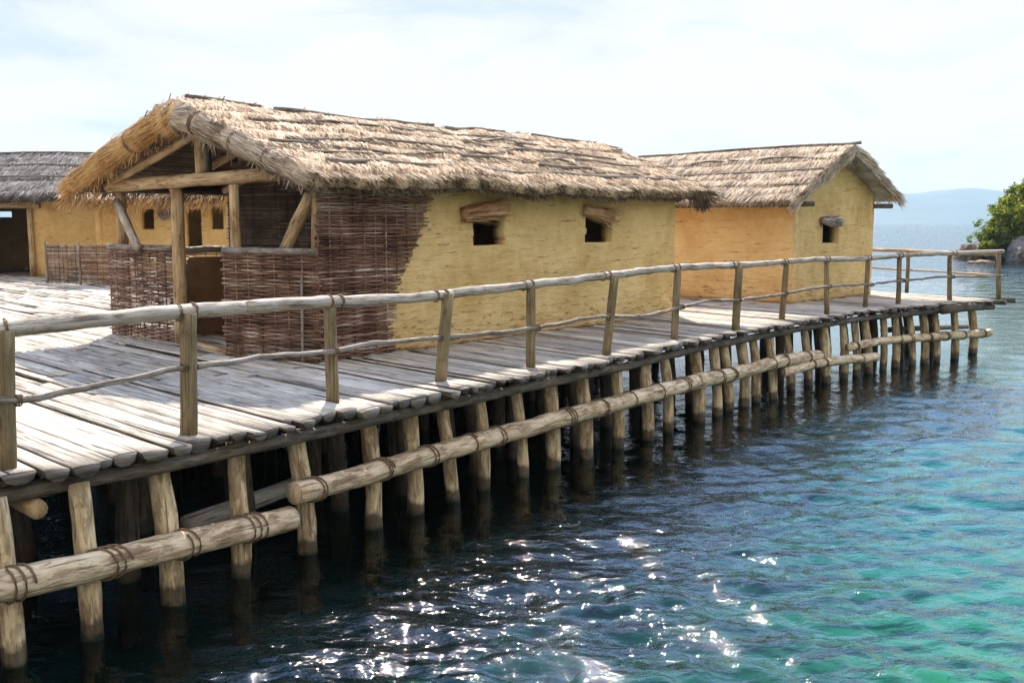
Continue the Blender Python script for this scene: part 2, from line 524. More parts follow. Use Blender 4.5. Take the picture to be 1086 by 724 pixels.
M['leaf'] = leaf_mat('bush_leaf', [(0.25, (0.04, 0.075, 0.012)), (0.5, (0.12, 0.16, 0.022)), (0.8, (0.27, 0.27, 0.045))])
M['leaf_pale'] = leaf_mat('pale_leaf', [(0.25, (0.08, 0.13, 0.04)), (0.8, (0.20, 0.26, 0.09))])


def water_mat():
    m, t = mat_new('lake_water')
    pos = t.n('ShaderNodeNewGeometry').outputs['Position']
    n1 = t.noise(t.mapv(pos, (7.5, 13.0, 1), (0, 0, 0), (0, 0, 0.25)), 1.0, 3.5, 0.58, 0.4)
    far = t.noise(t.mapv(pos, (0.32, 0.75, 1), (0, 0, 0), (0, 0, -0.15)), 1.0, 5.0, 0.55, 0.4)
    dist = t.n('ShaderNodeVectorMath', {0: pos}, operation='LENGTH').outputs['Value']
    fm = t.ramp(t.math('DIVIDE', dist, 100.0), [(0.22, 0.0), (0.7, 1.0)])
    b1 = t.n('ShaderNodeBump', {'Height': n1, 'Strength': t.ramp(t.math('DIVIDE', dist, 60.0), [(0.1, 1.0), (0.8, 0.25)]), 'Distance': 0.017})
    b2 = t.n('ShaderNodeBump', {'Height': far, 'Strength': fm, 'Distance': 0.30, 'Normal': b1.outputs[0]})
    fr = t.n('ShaderNodeFresnel', {'IOR': 1.333, 'Normal': b2.outputs[0]})
    gl = t.n('ShaderNodeBsdfGlossy', {'Color': (1, 1, 1, 1), 'Roughness': 0.026, 'Normal': b2.outputs[0]})
    tr = t.n('ShaderNodeBsdfTransparent', {'Color': (0.44, 0.70, 0.64, 1)})
    mx = t.n('ShaderNodeMixShader', {0: fr.outputs[0], 1: tr.outputs[0], 2: gl.outputs[0]})
    t.n('ShaderNodeOutputMaterial', {'Surface': mx.outputs[0]})
    return m


def bed_mat():
    m, t = mat_new('lake_bed')
    pos = t.n('ShaderNodeNewGeometry').outputs['Position']
    s = t.n('ShaderNodeSeparateXYZ', {0: pos})
    # sand shoal to the right, weed-dark deep water along the platform
    sh = t.math('SUBTRACT', s.outputs[0], t.math('MULTIPLY', s.outputs[1], 0.30))
    wob = t.math('MULTIPLY', t.math('SUBTRACT', t.noise(pos, 0.4, 5.0, 0.6, 0.6), 0.5), 3.6)
    f = t.math('ADD', sh, wob)
    mask = t.ramp(t.math('MULTIPLY_ADD', f, 0.1, 0.5), [(0.36, 0.0), (0.66, 1.0)])
    patch = t.noise(pos, 0.9, 4.0, 0.6, 0.5)
    sand = t.ramp(patch, [(0.30, (0.07, 0.27, 0.155)), (0.70, (0.11, 0.33, 0.225))])
    sand = t.mix(t.ramp(t.math('DIVIDE', s.outputs[1], 30.0), [(0.22, 0.0), (0.36, 1.0)]), sand, (0.05, 0.23, 0.235))
    weed = t.ramp(patch, [(0.35, (0.007, 0.028, 0.020)), (0.65, (0.014, 0.065, 0.07))])
    col = t.mix(mask, weed, sand)
    dist = t.n('ShaderNodeVectorMath', {0: pos}, operation='LENGTH').outputs['Value']
    deep = t.ramp(t.math('DIVIDE', dist, 100.0), [(0.25, 0.0), (0.9, 1.0)])
    col = t.mix(deep, col, (0.02, 0.11, 0.17))
    finish(t, col, 1.0, None, spec=0.0)
    return m


M['water'] = water_mat()
M['bed'] = bed_mat()

# ------------------------------------------------------------------ deck edge in plan
EDGE_PX = [(20, 500), (146, 480), (220, 466), (376, 434), (464, 416), (526, 403.5), (593, 391), (671, 375), (711, 366), (752, 356.5), (821, 344.6), (866, 337),
           (926, 328), (976, 323.5), (1019, 320), (1066, 317.3)]
EDGE = [at_z(*p)[:2] for p in EDGE_PX]
d0 = unit(EDGE[0] - EDGE[2])
EDGE = [EDGE[0] + d0 * 6.0, EDGE[0] + d0 * 3.0] + EDGE
EDGE = np.array(EDGE)


def resample(poly, step):
    poly = np.asarray(poly)
    L = np.concatenate([[0], np.cumsum(np.linalg.norm(np.diff(poly, axis=0), axis=1))])
    s = np.arange(0, L[-1], step)
    return np.stack([np.interp(s, L, poly[:, k]) for k in range(poly.shape[1])], 1), s, L[-1]


_e, _s, EDGE_L = resample(EDGE, 0.1)
k = np.ones(15) / 15
pad = np.concatenate([np.repeat(_e[:1], 7, 0), _e, np.repeat(_e[-1:], 7, 0)])
_es = np.stack([np.convolve(pad[:, q], k, 'valid') for q in range(2)], 1)
_es[:8] = _e[:8]
_es[-8:] = _e[-8:]


def edge_pt(s):
    return np.array([np.interp(s, _s, _es[:, q]) for q in range(2)])


def edge_nrm(s):
    """inland direction of the planks, turning slowly along the platform"""
    t = np.interp(s, [0, EDGE_L * 0.55, EDGE_L * 0.85, EDGE_L], [140, 131, 126, 123.5])
    a = math.radians(t)
    return np.array([math.cos(a), math.sin(a)])


def offset_edge(d, step=0.4):
    return np.array([edge_pt(s) + edge_nrm(s) * d for s in np.arange(0, EDGE_L, step)])


# ------------------------------------------------------------------ the setting: lake bed, water, hills, haze
def wave_height(X, Y, cell):
    H = np.zeros_like(X)
    rg = np.random.default_rng(11)
    n = 54
    for i in range(n):
        lam = 0.12 * (13.0 ** (i / (n - 1)))         # 0.12 .. 1.6 m
        kk = 2 * np.pi / lam
        a = math.radians(72 + rg.normal() * 36)
        slope = float(np.interp(lam, [0.12, 0.25, 0.6, 1.0, 1.6], [0.058, 0.066, 0.046, 0.026, 0.014]))
        A = slope / kk
        fade = np.clip((lam / cell - 2.5) / 3.0, 0, 1)
        ph = kk * (X * math.cos(a) + Y * math.sin(a)) + rg.uniform(0, 6.28)
        H += A * fade * (np.sin(ph) + 0.30 * np.cos(2 * ph))
    return H


def build_water():
    th_a = np.radians(np.linspace(-48, 48, 820))
    th_b = np.radians(np.linspace(48, 312, 90)[1:-1])
    th = np.concatenate([th_a, th_b])
    r = [1.5]
    while r[-1] < 60:
        r.append(r[-1] + max(0.03, r[-1] * 0.0058))
    while r[-1] < 14000:
        r.append(r[-1] * 1.05)
    r = np.array(r)
    nt, nr = len(th), len(r)
    R, TH = np.meshgrid(r, th, indexing='ij')
    X = R * np.sin(TH)
    Y = R * np.cos(TH)
    cell = np.maximum(np.gradient(r)[:, None], R * np.radians(96 / 820)) * np.ones_like(TH)
    cell[:, len(th_a):] = 50
    # calm water under and close to the platform
    ep = _es[::4]
    dmin = np.full(X.shape, 1e9)
    near = (R < 45)
    Xn, Yn = X[near], Y[near]
    dd = np.full(Xn.shape, 1e9)
    for q in range(len(ep) - 1):
        tdir = unit(ep[q + 1] - ep[q])
        nx, ny = tdir[1], -tdir[0]                   # towards open water
        dx, dy = Xn - ep[q][0], Yn - ep[q][1]
        d2 = np.hypot(dx, dy)
        sg = np.sign(dx * nx + dy * ny)
        upd = d2 < np.abs(dd)
        dd[upd] = (d2 * sg)[upd]
    dmin[near] = dd
    calm = np.clip((dmin + 0.2) / 3.2, 0, 1)
    calm = 0.30 + 0.70 * calm * calm * (3 - 2 * calm)
    Z = wave_height(X, Y, cell) * calm
    V = np.stack([X, Y, Z], -1).reshape(-1, 3)
    i = np.arange(nr - 1)[:, None]
    j = np.arange(nt)[None, :]
    j2 = (j + 1) % nt
    Fq = np.stack([i * nt + j, i * nt + j2, (i + 1) * nt + j2, (i + 1) * nt + j], -1).reshape(-1, 4)
    mb = MB()
    mb.add(V, Fq)
    c = len(V)
    base = mb.nv
    mb.add([[0, 0, 0]], np.zeros((0, 4), int))
    jj = np.arange(nt)
    tri = np.stack([jj, (jj + 1) % nt, np.full(nt, base)], -1)
    mb.f.append(tri.astype(np.int32))
    mb.uv.append(np.zeros((nt, 3, 2), np.float32))
    return mb.build('water', M['water'], None, True, {'kind': 'structure'})


build_water()

mb = MB()
g = np.concatenate([-np.geomspace(3, 14000, 30)[::-1], [0], np.geomspace(3, 14000, 30)])
X, Y = np.meshgrid(g, g, indexing='ij')
Z = np.full_like(X, -0.55)
n = len(g)
i, j = np.meshgrid(np.arange(n - 1), np.arange(n - 1), indexing='ij')
mb.add(np.stack([X, Y, Z], -1).reshape(-1, 3), np.stack([i * n + j, (i + 1) * n + j, (i + 1) * n + j + 1, i * n + j + 1], -1).reshape(-1, 4))
mb.build('lake_bed', M['bed'], None, True, {'kind': 'structure'})


def build_hills():
    Y0 = 4200.0
    xs = np.linspace(-5200, 6500, 240)
    prof_px = [(-800, 30), (0, 26), (400, 22), (800, 14), (900, 22), (925, 29), (957, 29.5), (990, 33), (1025, 36), (1055, 33), (1085, 28), (1150, 20), (1250, 12), (1400, 22), (2200, 18)]
    hx = [(p - 543) / F_PX * Y0 for p, _ in prof_px]
    hy = [h / F_PX * Y0 + CAM_Z for _, h in prof_px]
    H = np.interp(xs, hx, hy)
    H += np.array([6 * nz(x * 0.004, 3.3) + 3 * nz(x * 0.012, 8.1) for x in xs])
    rows = []
    for t, hz in ((-700, 0.0), (-520, 0.22), (-300, 0.55), (-120, 0.86), (0, 1.0), (400, 0.8), (1200, 0.0)):
        yy = np.array([Y0 + t + (0 if t in (0,) else 60 * nz(x * 0.003, t * 0.01)) for x in xs])
        hh = H * hz + (0 if hz in (0.0, 1.0) else 1) * np.array([9 * nz(x * 0.006, t * 0.02, 5) for x in xs]) - (3 if hz == 0 else 0)
        rows.append(np.stack([xs, yy, hh], 1))
    V = np.array(rows)
    nr, nc = V.shape[:2]
    i, j = np.meshgrid(np.arange(nr - 1), np.arange(nc - 1), indexing='ij')
    F = np.stack([i * nc + j, i * nc + j + 1, (i + 1) * nc + j + 1, (i + 1) * nc + j], -1).reshape(-1, 4)
    mb = MB()
    mb.add(V.reshape(-1, 3), F)
    mb.build('hills', M['hill'], None, True, {'kind': 'structure'})


build_hills()

# ------------------------------------------------------------------ platform
platform = thing('wooden_platform', 'long weathered plank platform standing on rows of timber piles above the lake', 'pier', (*EDGE[6], 0))


def plank_strip(mb, A0, A1, B0, B1, z, gap, depth, tilt, nseg):
    """one half-log plank: flat on top, round below.  A = start edge (left, right), B = end edge"""
    nu = 5
    rows = []
    for q in range(nseg + 1):
        t = q / nseg
        l = np.array(A0) * (1 - t) + np.array(B0) * t
        r = np.array(A1) * (1 - t) + np.array(B1) * t
        wv = r - l
        wl = np.linalg.norm(wv)
        l = l + wv * (gap / wl) * 0.5
        r = r - wv * (gap / wl) * 0.5
        zz = z + 0.006 * nz(t * 3 + z * 77, l[0])
        el = 0.014 * nz(l[0] * 1.7, l[1] * 1.7, z * 300) + 0.007 * nz(l[0] * 6, l[1] * 6, z * 300)
        er = 0.014 * nz(l[0] * 1.7, l[1] * 1.7, z * 300 + 50) + 0.007 * nz(l[0] * 6, l[1] * 6, z * 300 + 50)
        wd = (r - l) / np.linalg.norm(r - l)
        l = l + wd * max(el, -gap * 0.4)
        r = r + wd * min(er, gap * 0.4)
        sec = []
        for u, dz in ((0.0, -0.010), (0.035, -0.001), (0.35, 0.003), (0.65, 0.002), (0.965, -0.001), (1.0, -0.010)):
            p = l + (r - l) * u
            sec.append((p[0], p[1], zz + dz + tilt * (u - 0.5) + 0.004 * nz(p[0] * 4, p[1] * 4, 3)))
        for kq in range(1, nu):
            an = math.pi * kq / nu
            p = l + (r - l) * (0.5 + 0.5 * math.cos(an))
            sec.append((p[0], p[1], zz - 0.012 + tilt * (0.5 * math.cos(an)) - depth * math.sin(an)))
        rows.append(sec)
    V = np.array(rows)
    N, n = V.shape[:2]
    i = np.arange(N - 1)[:, None]
    j = np.arange(n)[None, :]
    j2 = (j + 1) % n
    F = np.stack([i * n + j, i * n + j2, (i + 1) * n + j2, (i + 1) * n + j], -1).reshape(-1, 4)
    ln = np.linalg.norm(np.array(B0) - np.array(A0))
    uu = np.concatenate([[0, 0.01, 0.06, 0.12, 0.17, 0.18], 0.18 + 0.05 * np.arange(1, n - 4)])
    U = np.zeros((N - 1, n, 4, 2))
    U[:, :, 0, 0] = uu[:-1]; U[:, :, 3, 0] = uu[:-1]; U[:, :, 1, 0] = uu[1:]; U[:, :, 2, 0] = uu[1:]
    vv = np.linspace(0, ln, N)
    U[:, :, 0, 1] = vv[:-1, None]; U[:, :, 1, 1] = vv[:-1, None]; U[:, :, 2, 1] = vv[1:, None]; U[:, :, 3, 1] = vv[1:, None]
    base = mb.nv
    mb.mi[len(mb.f)] = np.tile(np.array([0] * 5 + [1] * (n - 5)), N - 1)
    mb.add(V.reshape(-1, 3), F, U.reshape(-1, 4, 2))
    for row in (0, N - 1):
        mb.mi[len(mb.f)] = 2
        f = [(base + row * n + q) for q in range(n)]
        if row == 0:
            f = f[::-1]
        mb.f.append(np.array([f], np.int32))
        cu = np.zeros((1, n, 2), np.float32)
        c = V[row].mean(0)
        cu[0, :, 0] = (V[row][:, 2] - c[2]) if row else (V[row][::-1, 2] - c[2])
        cu[0, :, 1] = 0.15 * np.linalg.norm((V[row] if row else V[row][::-1]) - c, axis=1)
        mb.uv.append(cu)


def deck_depth(s):
    return float(np.interp(s, [0, EDGE_L * 0.35, EDGE_L * 0.62, EDGE_L * 0.8, EDGE_L], [44, 44, 28, 9.0, 3.6]))


mb = MB()
s = 0.0
rnd = random.Random(3)
while s < EDGE_L - 0.12:
    wd = rnd.choice([0.10, 0.12, 0.14, 0.15, 0.17, 0.19, 0.23]) * rnd.uniform(0.92, 1.08)
    s1 = min(s + wd, EDGE_L)
    P0, P1 = edge_pt(s), edge_pt(s1)
    N0, N1 = edge_nrm(s), edge_nrm(s1)
    dep = deck_depth(s)
    t = rnd.uniform(-0.13, 0.08)
    first = True
    while t < dep:
        ln = rnd.uniform(2.4, 4.6)
        t1 = min(t + ln, dep + rnd.uniform(-0.1, 0.1))
        if t1 - t < 0.4:
            break
        dpt = rnd.uniform(0.30, 0.46) * wd if first else 0.05
        plank_strip(mb, P0 + N0 * t, P1 + N1 * t, P0 + N0 * t1, P1 + N1 * t1, DECK + rnd.uniform(-0.016, 0.010), rnd.choice([0.006, 0.010, 0.014, 0.02, 0.032]), dpt,
                    rnd.uniform(-0.022, 0.022), 9 if t < 8 else 3)
        t = t1 + rnd.uniform(0.004, 0.02)
        first = False
    s = s1
mb.build('planking', [M['plank'], M['bark'], M['endgrain']], platform, False)

# edge beam under the plank ends
ebl = offset_edge(0.11, 0.25)
pos = 0
while pos < len(ebl) - 4:
    e = min(pos + rnd.randint(13, 18), len(ebl) - 1)
    seg = ebl[pos:e + 1]
    pts = [(p[0], p[1], DECK - 0.165 + 0.012 * nz(p[0] * 2, p[1] * 2)) for p in seg]
    mb = MB()
    mb.tube(pts, 0.055, 9, rough=0.25)
    mb.build('edge_beam', M['bark'], platform)
    pos = e
# the long end pole sticking out past the corner
mb = MB()
a = at_z(1000, 329, DECK - 0.13)
b = at_z(1048, 323.5, DECK - 0.13)
mb.tube([a, a * 0.5 + b * 0.5 + np.array([0, 0, 0.01]), b], [0.09, 0.095, 0.09], 10, rough=0.15)
mb.build('edge_beam', M['bark'], platform)
mb = MB()
a = at_z(1050, 317.5, DECK - 0.05)
b = at_z(1077, 318.5, DECK - 0.05)
mb.tube([a, (a + b) / 2, b], [0.06, 0.062, 0.055], 9, rough=0.15)
mb.build('edge_beam', M['bark'], platform)
# joists running under the planks, one end showing at the near side
for d_in in (0.9, 2.0, 3.6):
    jl = offset_edge(d_in, 0.6)
    pts = [(p[0], p[1], DECK - 0.15) for p in jl]
    mb = MB()
    mb.tube(pts, 0.075, 7, rough=0.15)
    mb.build('joist', M['bark'], platform)
mb = MB()
a = on_line(40, 540, offset_edge(0.10))
b = np.array([*(a[:2] + edge_nrm(8.0) * 2.6), a[2] + 0.02])
mb.tube([a, a * 0.7 + b * 0.3, b], [0.068, 0.07, 0.07], 12, rough=0.1)
mb.build('joist', M['frame'], platform)

# piles: the front row as measured at the waterline, then rows further under the deck
FRONT = [(16, 703), (98, 675), (184, 639), (256, 611), (326, 586), (396, 559), (440, 544), (480, 531), (513, 519), (555, 505), (586, 496), (622, 485), (655, 475),
         (687, 466), (709, 459), (742, 447), (760, 441), (773, 436), (789, 430), (802, 427), (820, 424), (839, 414), (857, 409), (876, 406), (895, 402), (908, 399),
         (921, 396), (936, 392), (950, 390), (967, 387), (981, 385.5), (993, 384), (1012, 381), (1032, 375)]
front_pts = [at_z(x, y, 0)[:2] for x, y in FRONT]


def add_pile(p, r, top=DECK - 0.16, mat='pile'):
    mb = MB()
    tx, ty = rnd.gauss(0, 0.022), rnd.gauss(0, 0.022)
    zs = np.linspace(-1.75, top, 22)
    ph = rnd.random() * 50
    inl = lambda z: 0.11 * max(0.0, (z - 0.2) / (top - 0.2)) ** 1.5
    pts = [(p[0] + tx * z - 0.70 * inl(z) + 0.022 * nz(z * 1.3 + ph, 1), p[1] + ty * z + 0.71 * inl(z) + 0.022 * nz(z * 1.3 + ph, 7), z) for z in zs]
    rr = [r * (1.08 - 0.10 * (z / top) + 0.10 * nz(z * 2.1 + ph, 4)) for z in zs]
    mb.tube(pts, rr, 12, rough=0.20)
    mb.build('pile', M[mat], platform)


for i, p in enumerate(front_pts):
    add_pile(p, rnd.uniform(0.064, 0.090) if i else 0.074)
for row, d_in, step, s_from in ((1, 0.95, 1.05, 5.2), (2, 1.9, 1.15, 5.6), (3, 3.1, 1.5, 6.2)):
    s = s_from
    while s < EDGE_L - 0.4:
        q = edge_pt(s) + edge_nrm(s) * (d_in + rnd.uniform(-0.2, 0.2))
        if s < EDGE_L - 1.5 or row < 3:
            add_pile(q, rnd.uniform(0.065, 0.092), mat='pile_shaded')
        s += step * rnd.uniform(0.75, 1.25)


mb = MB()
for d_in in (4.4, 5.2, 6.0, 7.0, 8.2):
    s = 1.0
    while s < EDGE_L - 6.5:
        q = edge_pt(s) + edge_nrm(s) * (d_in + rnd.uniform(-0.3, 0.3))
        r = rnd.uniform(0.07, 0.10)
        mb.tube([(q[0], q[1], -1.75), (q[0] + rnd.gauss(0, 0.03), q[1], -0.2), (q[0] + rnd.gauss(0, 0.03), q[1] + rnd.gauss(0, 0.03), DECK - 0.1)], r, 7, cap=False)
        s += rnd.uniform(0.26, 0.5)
mb.build('pile', M['pile_shaded'], platform, True, {'kind': 'stuff'})


def lashing(mb, c, axis, r, turns=2.2, rr=0.011, pitch=0.035, skew=0.0):
    axis = unit(axis)
    ref = np.array([0, 0, 1.0]) if abs(axis[2]) < 0.8 else np.array([1.0, 0, 0])
    b1 = unit(np.cross(axis, ref))
    b2 = np.cross(axis, b1)
    n = int(turns * 14)
    pts = []
    a0 = rnd.random() * 6
    for q in range(n + 1):
        th = a0 + turns * 2 * math.pi * q / n
        pts.append(np.asarray(c) + axis * (pitch * (q / n - 0.5) * turns + skew * r * math.cos(th)) + (b1 * math.cos(th) + b2 * math.sin(th)) * r)
    mb.tube(pts, rr, 5)


pile_line = [p + np.array([0.12, -0.11]) for p in front_pts]
pile_line = np.array([pile_line[0] + (pile_line[0] - pile_line[4]) * 0.8] + pile_line)


def log_on_piles(px, r0, r1, name='bracing_log', out=0.0, lash=True, mat='log'):
    line = pile_line + np.array([0.78, -0.62]) * out
    ctl = [on_line(x, y, line) for x, y in px]
    ctl = np.array(ctl)
    pts, _, L = resample(ctl, 0.22)
    pts = np.concatenate([pts, ctl[-1:]])
    for _ in range(2):
        pts[1:-1] = (pts[:-2] + pts[1:-1] * 2 + pts[2:]) / 4
    ph = rnd.random() * 40
    pts += np.array([[0, 0, 0.012 * nz(q * 0.5 + ph)] for q in range(len(pts))])
    rad = np.linspace(r0, r1, len(pts)) * np.array([1 + 0.06 * nz(q * 0.7 + ph, 3) for q in range(len(pts))])
    mb = MB()
    mb.tube(pts, rad, 14, rough=0.10)
    o = mb.build(name, M[mat], platform)
    if lash:
        for p in front_pts:
            dd = np.linalg.norm(pts[:, :2] - p, axis=1)
            k = int(dd.argmin())
            if dd[k] < 0.42 and 0 < k < len(pts) - 1 and rnd.random() < 0.8:
                ax = pts[min(k + 1, len(pts) - 1)] - pts[k - 1]
                lb = MB()
                lashing(lb, pts[k], ax, rad[k] * 1.06 + 0.006, turns=rnd.choice([1.3, 2.2, 2.6]), rr=0.0085, pitch=rnd.uniform(0.03, 0.07), skew=rnd.uniform(0.1, 0.6))
                lb.build('lashing', M['rope'], o)
    return o


log_on_piles([(-60, 634), (0, 622), (90, 602), (180, 580), (309, 549)], 0.105, 0.105)
log_on_piles([(312, 524), (400, 499), (500, 470), (580, 448), (640, 431), (700, 415), (745, 403)], 0.098, 0.105, out=0.02)
log_on_piles([(738, 404), (780, 396), (830, 382), (868, 377)], 0.105, 0.098, out=0.03)
log_on_piles([(832, 395), (860, 386), (900, 381), (929, 378.5)], 0.075, 0.088, out=0.10)
log_on_piles([(900, 368.5), (930, 362), (960, 359), (1000, 356.5), (1049, 353)], 0.075, 0.09, out=0.04)
# a split beam one row back, seen through the near piles, and the dark rails of the far rows
inner = np.array([p + np.array([-0.62, 0.55]) for p in front_pts])
ctl = np.array([on_line(196, 556, inner), on_line(250, 538, inner), on_line(322, 511, inner)])
mb = MB()
mb.tube(ctl, 0.085, 8, rough=0.12)
mb.build('bracing_log', M['rail'], platform)
inner2 = np.array([p + np.array([-0.7, 0.95]) for p in front_pts])
for seg in ([(936, 350), (970, 348), (1030, 346)], [(960, 391), (985, 388), (1004, 386)]):
    ctl = np.array([on_line(x, y, inner2) for x, y in seg])
    mb = MB()
    mb.tube(ctl, 0.06, 8, rough=0.12)
    mb.build('bracing_log', M['bark'], platform)

# ------------------------------------------------------------------ railing on the water side
POSTS = [((8, 496), (6, 352)), ((200, 461), (200, 334)), ((352.6, 426), (350, 322)), ((467, 405), (475, 313)), ((563, 389.5), (563, 304)), ((643, 375), (652, 293)),
         ((715, 359.5), (719, 287)), ((780, 350), (784, 283)), ((829, 339), (834, 279)), ((877, 333), (876, 277)), ((917.5, 326), (921, 274)), ((952.5, 322), (954, 271)),
         ((1007, 318), (1007, 270)), ((1059, 316.3), (1059, 268))]
post_base = [at_z(*b) for b, _ in POSTS]
rail_line = [p[:2] for p in post_base]
rail_line = np.array([rail_line[0] + (rail_line[0] - rail_line[1]) * 1.2] + rail_line + [rail_line[-1] + (rail_line[-1] - rail_line[-2]) * 0.3])
railing = thing('log_railing', 'long rough log railing along the water edge of the plank platform', 'railing', (*post_base[5][:2], DECK))
for i, (b, tp) in enumerate(POSTS):
    P = post_base[i]
    Tp = at_y(tp[0], tp[1], P[1])
    r = rnd.uniform(0.052, 0.062) if i < 8 else rnd.uniform(0.046, 0.056)
    if i == 1:
        r = 0.066
    zs = np.linspace(0, 1, 7)
    ph = rnd.random() * 30
    pts = [P * (1 - z) + (Tp + np.array([0, 0, 0.015])) * z + np.array([0.007 * nz(z * 3 + ph), 0, -0.03 * (z == 0)]) for z in zs]
    mb = MB()
    mb.tube(pts, [r * (1.03 - 0.05 * z) for z in zs], 12, rough=0.10)
    mb.build('post', M['post'], railing)
# the pair to the left of the frame
P = np.array([*(rail_line[0]), DECK])
mb = MB()
mb.tube([P - np.array([0, 0, 0.03]), P + np.array([0, 0, 0.45]), P + np.array([0, 0, 0.93])], 0.06, 10, rough=0.1)
mb.build('post', M['post'], railing)


def rail_path(px, closed_end=True, ph=0.0, amp=0.010):
    ctl = np.array([on_line(x, y, rail_line) for x, y in px])
    pts, _, _ = resample(ctl, 0.16)
    pts = np.concatenate([pts, ctl[-1:]])
    for _ in range(2):
        pts[1:-1] = (pts[:-2] + pts[1:-1] * 2 + pts[2:]) / 4
    pts += np.array([[amp * nz(q * 0.6 + ph, 9), amp * nz(q * 0.6 + ph, 5), amp * nz(q * 0.6 + ph)] for q in range(len(pts))])
    return pts


TOP = [[(-60, 355), (0, 348), (60, 343), (100, 339.5), (150, 334), (200, 330), (240, 327.5), (262, 325.5)],
       [(258, 326), (300, 322.5), (350, 320), (400, 318), (440, 316), (463, 314), (478, 311.5)],
       [(473, 312), (500, 308.5), (526, 306.5), (560, 302), (600, 298), (630, 294), (653, 291), (668, 289.5)],
       [(664, 289.5), (690, 286.5), (716, 284), (740, 282.5), (785, 281), (812, 279.5), (836, 277.5)],
       [(832, 278), (855, 275.5), (876, 274.7), (900, 275), (920, 274.2), (940, 272.5), (960, 270.5), (975, 269.8)],
       [(971, 270), (990, 269), (1019, 268.3), (1040, 267.5), (1064, 266.8)]]
rads = [(0.062, 0.056), (0.058, 0.050), (0.050, 0.048), (0.048, 0.046), (0.046, 0.044), (0.046, 0.050)]
for i, (px, rr) in enumerate(zip(TOP, rads)):
    pts = rail_path(px, ph=i * 7.7, amp=0.014)
    mb = MB()
    rad = np.linspace(rr[0], rr[1], len(pts)) * np.array([1 + 0.13 * nz(q * 0.35 + i * 9, 2) for q in range(len(pts))])
    mb.tube(pts, rad, 12, rough=0.12)
    o = mb.build('top_rail', M['rail'], railing)
    for P in post_base:
        dd = np.linalg.norm(pts[:, :2] - P[:2], axis=1)
        k = int(dd.argmin())
        if dd[k] < 0.12 and 0 < k < len(pts) - 1:
            ax = pts[k + 1] - pts[k - 1]
            for off in (-0.075, 0.06):
                lb = MB()
                lashing(lb, pts[k] + unit(ax) * off, ax, rad[k] * 1.08 + 0.006, turns=1.4, rr=0.0065, pitch=0.010, skew=rnd.uniform(-0.15, 0.15))
                lb.build('lashing', M['rope'], o)
LOW = [[(-40, 427), (0, 424), (25, 422), (60, 417), (100, 408), (130, 401), (150, 397), (200, 386.5), (230, 385), (252, 382)],
       [(205, 388), (250, 381), (290, 376), (330, 374), (352, 373), (366, 369), (380, 362.5), (396, 362), (415, 363), (440, 359), (466, 358), (482, 357)],
       [(470, 357.5), (500, 354.5), (530, 352), (560, 347.5), (590, 343.5), (620, 336.5), (648, 334.5), (665, 335)],
       [(640, 335), (680, 335.5), (700, 330.5), (722, 324.5), (745, 318.5), (765, 318), (785, 318.5)],
       [(776, 318.5), (800, 315.5), (826, 312), (850, 307), (872, 303.5), (895, 302.5), (925, 301), (945, 298), (958, 297)],
       [(950, 298), (975, 295.5), (992, 293.5), (1010, 293.3), (1040, 293), (1061, 292)]]
for i, px in enumerate(LOW):
    pts = rail_path(px, ph=i * 3.1 + 50, amp=0.022)
    pts += np.array([0.045, -0.035, 0])
    mb = MB()
    rad = np.linspace(0.026, 0.021, len(pts)) * np.array([1 + 0.22 * nz(q * 0.55 + i * 5, 2) for q in range(len(pts))])
    mb.tube(pts, rad, 8, rough=0.2)
    o = mb.build('lower_rail', M['twig'], railing)
    for P in post_base:
        dd = np.linalg.norm(pts[:, :2] - P[:2], axis=1)
        k = int(dd.argmin())
        if dd[k] < 0.16 and 0 < k < len(pts) - 1:
            lb = MB()
            lashing(lb, pts[k], pts[k + 1] - pts[k - 1], rad[k] + 0.012, turns=2.6, rr=0.006, pitch=0.018, skew=0.3)
            lb.build('lashing', M['rope'], o)

# the short return at the far end
corner = post_base[-1]
far_dir = unit(at_z(925, 307.5) - at_z(1059, 317.5))
bl = np.array([corner[:2] + far_dir[:2] * q for q in (-0.2, 6.5)])
end_rail = thing('log_railing', 'short reddish railing closing the far open end of the platform beyond the smaller hut', 'railing', (*corner[:2], DECK))
for q in (2.45, 4.9):
    P = corner + far_dir * q
    mb = MB()
    mb.tube([P - [0, 0, 0.03], P + [0, 0, 0.4], P + [0, 0, 0.95]], 0.045, 9, rough=0.12)
    mb.build('post', M['post'], end_rail)
for name, z0, z1, r in (('top_rail', 0.96, 1.00, 0.043), ('lower_rail', 0.50, 0.55, 0.022)):
    pts = [corner + far_dir * q + np.array([0, 0, z0 + (z1 - z0) * q / 6.4 + 0.015 * nz(q * 0.9, r * 99)]) for q in np.arange(0.02, 6.4, 0.4)]
    mb = MB()
    mb.tube(pts, r, 9, rough=0.15)
    mb.build(name, M['frame'], end_rail)


# ------------------------------------------------------------------ building parts
class Frame:
    """local hut axes: a along the ridge, b across, z above the deck"""
    def __init__(self, O, U, W, z0=DECK):
        self.O = np.array([O[0], O[1], z0])
        self.U = np.array([*unit(U[:2]), 0])
        self.W = np.array([*unit(W[:2]), 0])

    def p(self, a, b, z):
        a, b, z = np.broadcast_arrays(np.asarray(a, float), np.asarray(b, float), np.asarray(z, float))
        return self.O + a[..., None] * self.U + b[..., None] * self.W + z[..., None] * np.array([0, 0, 1.0])


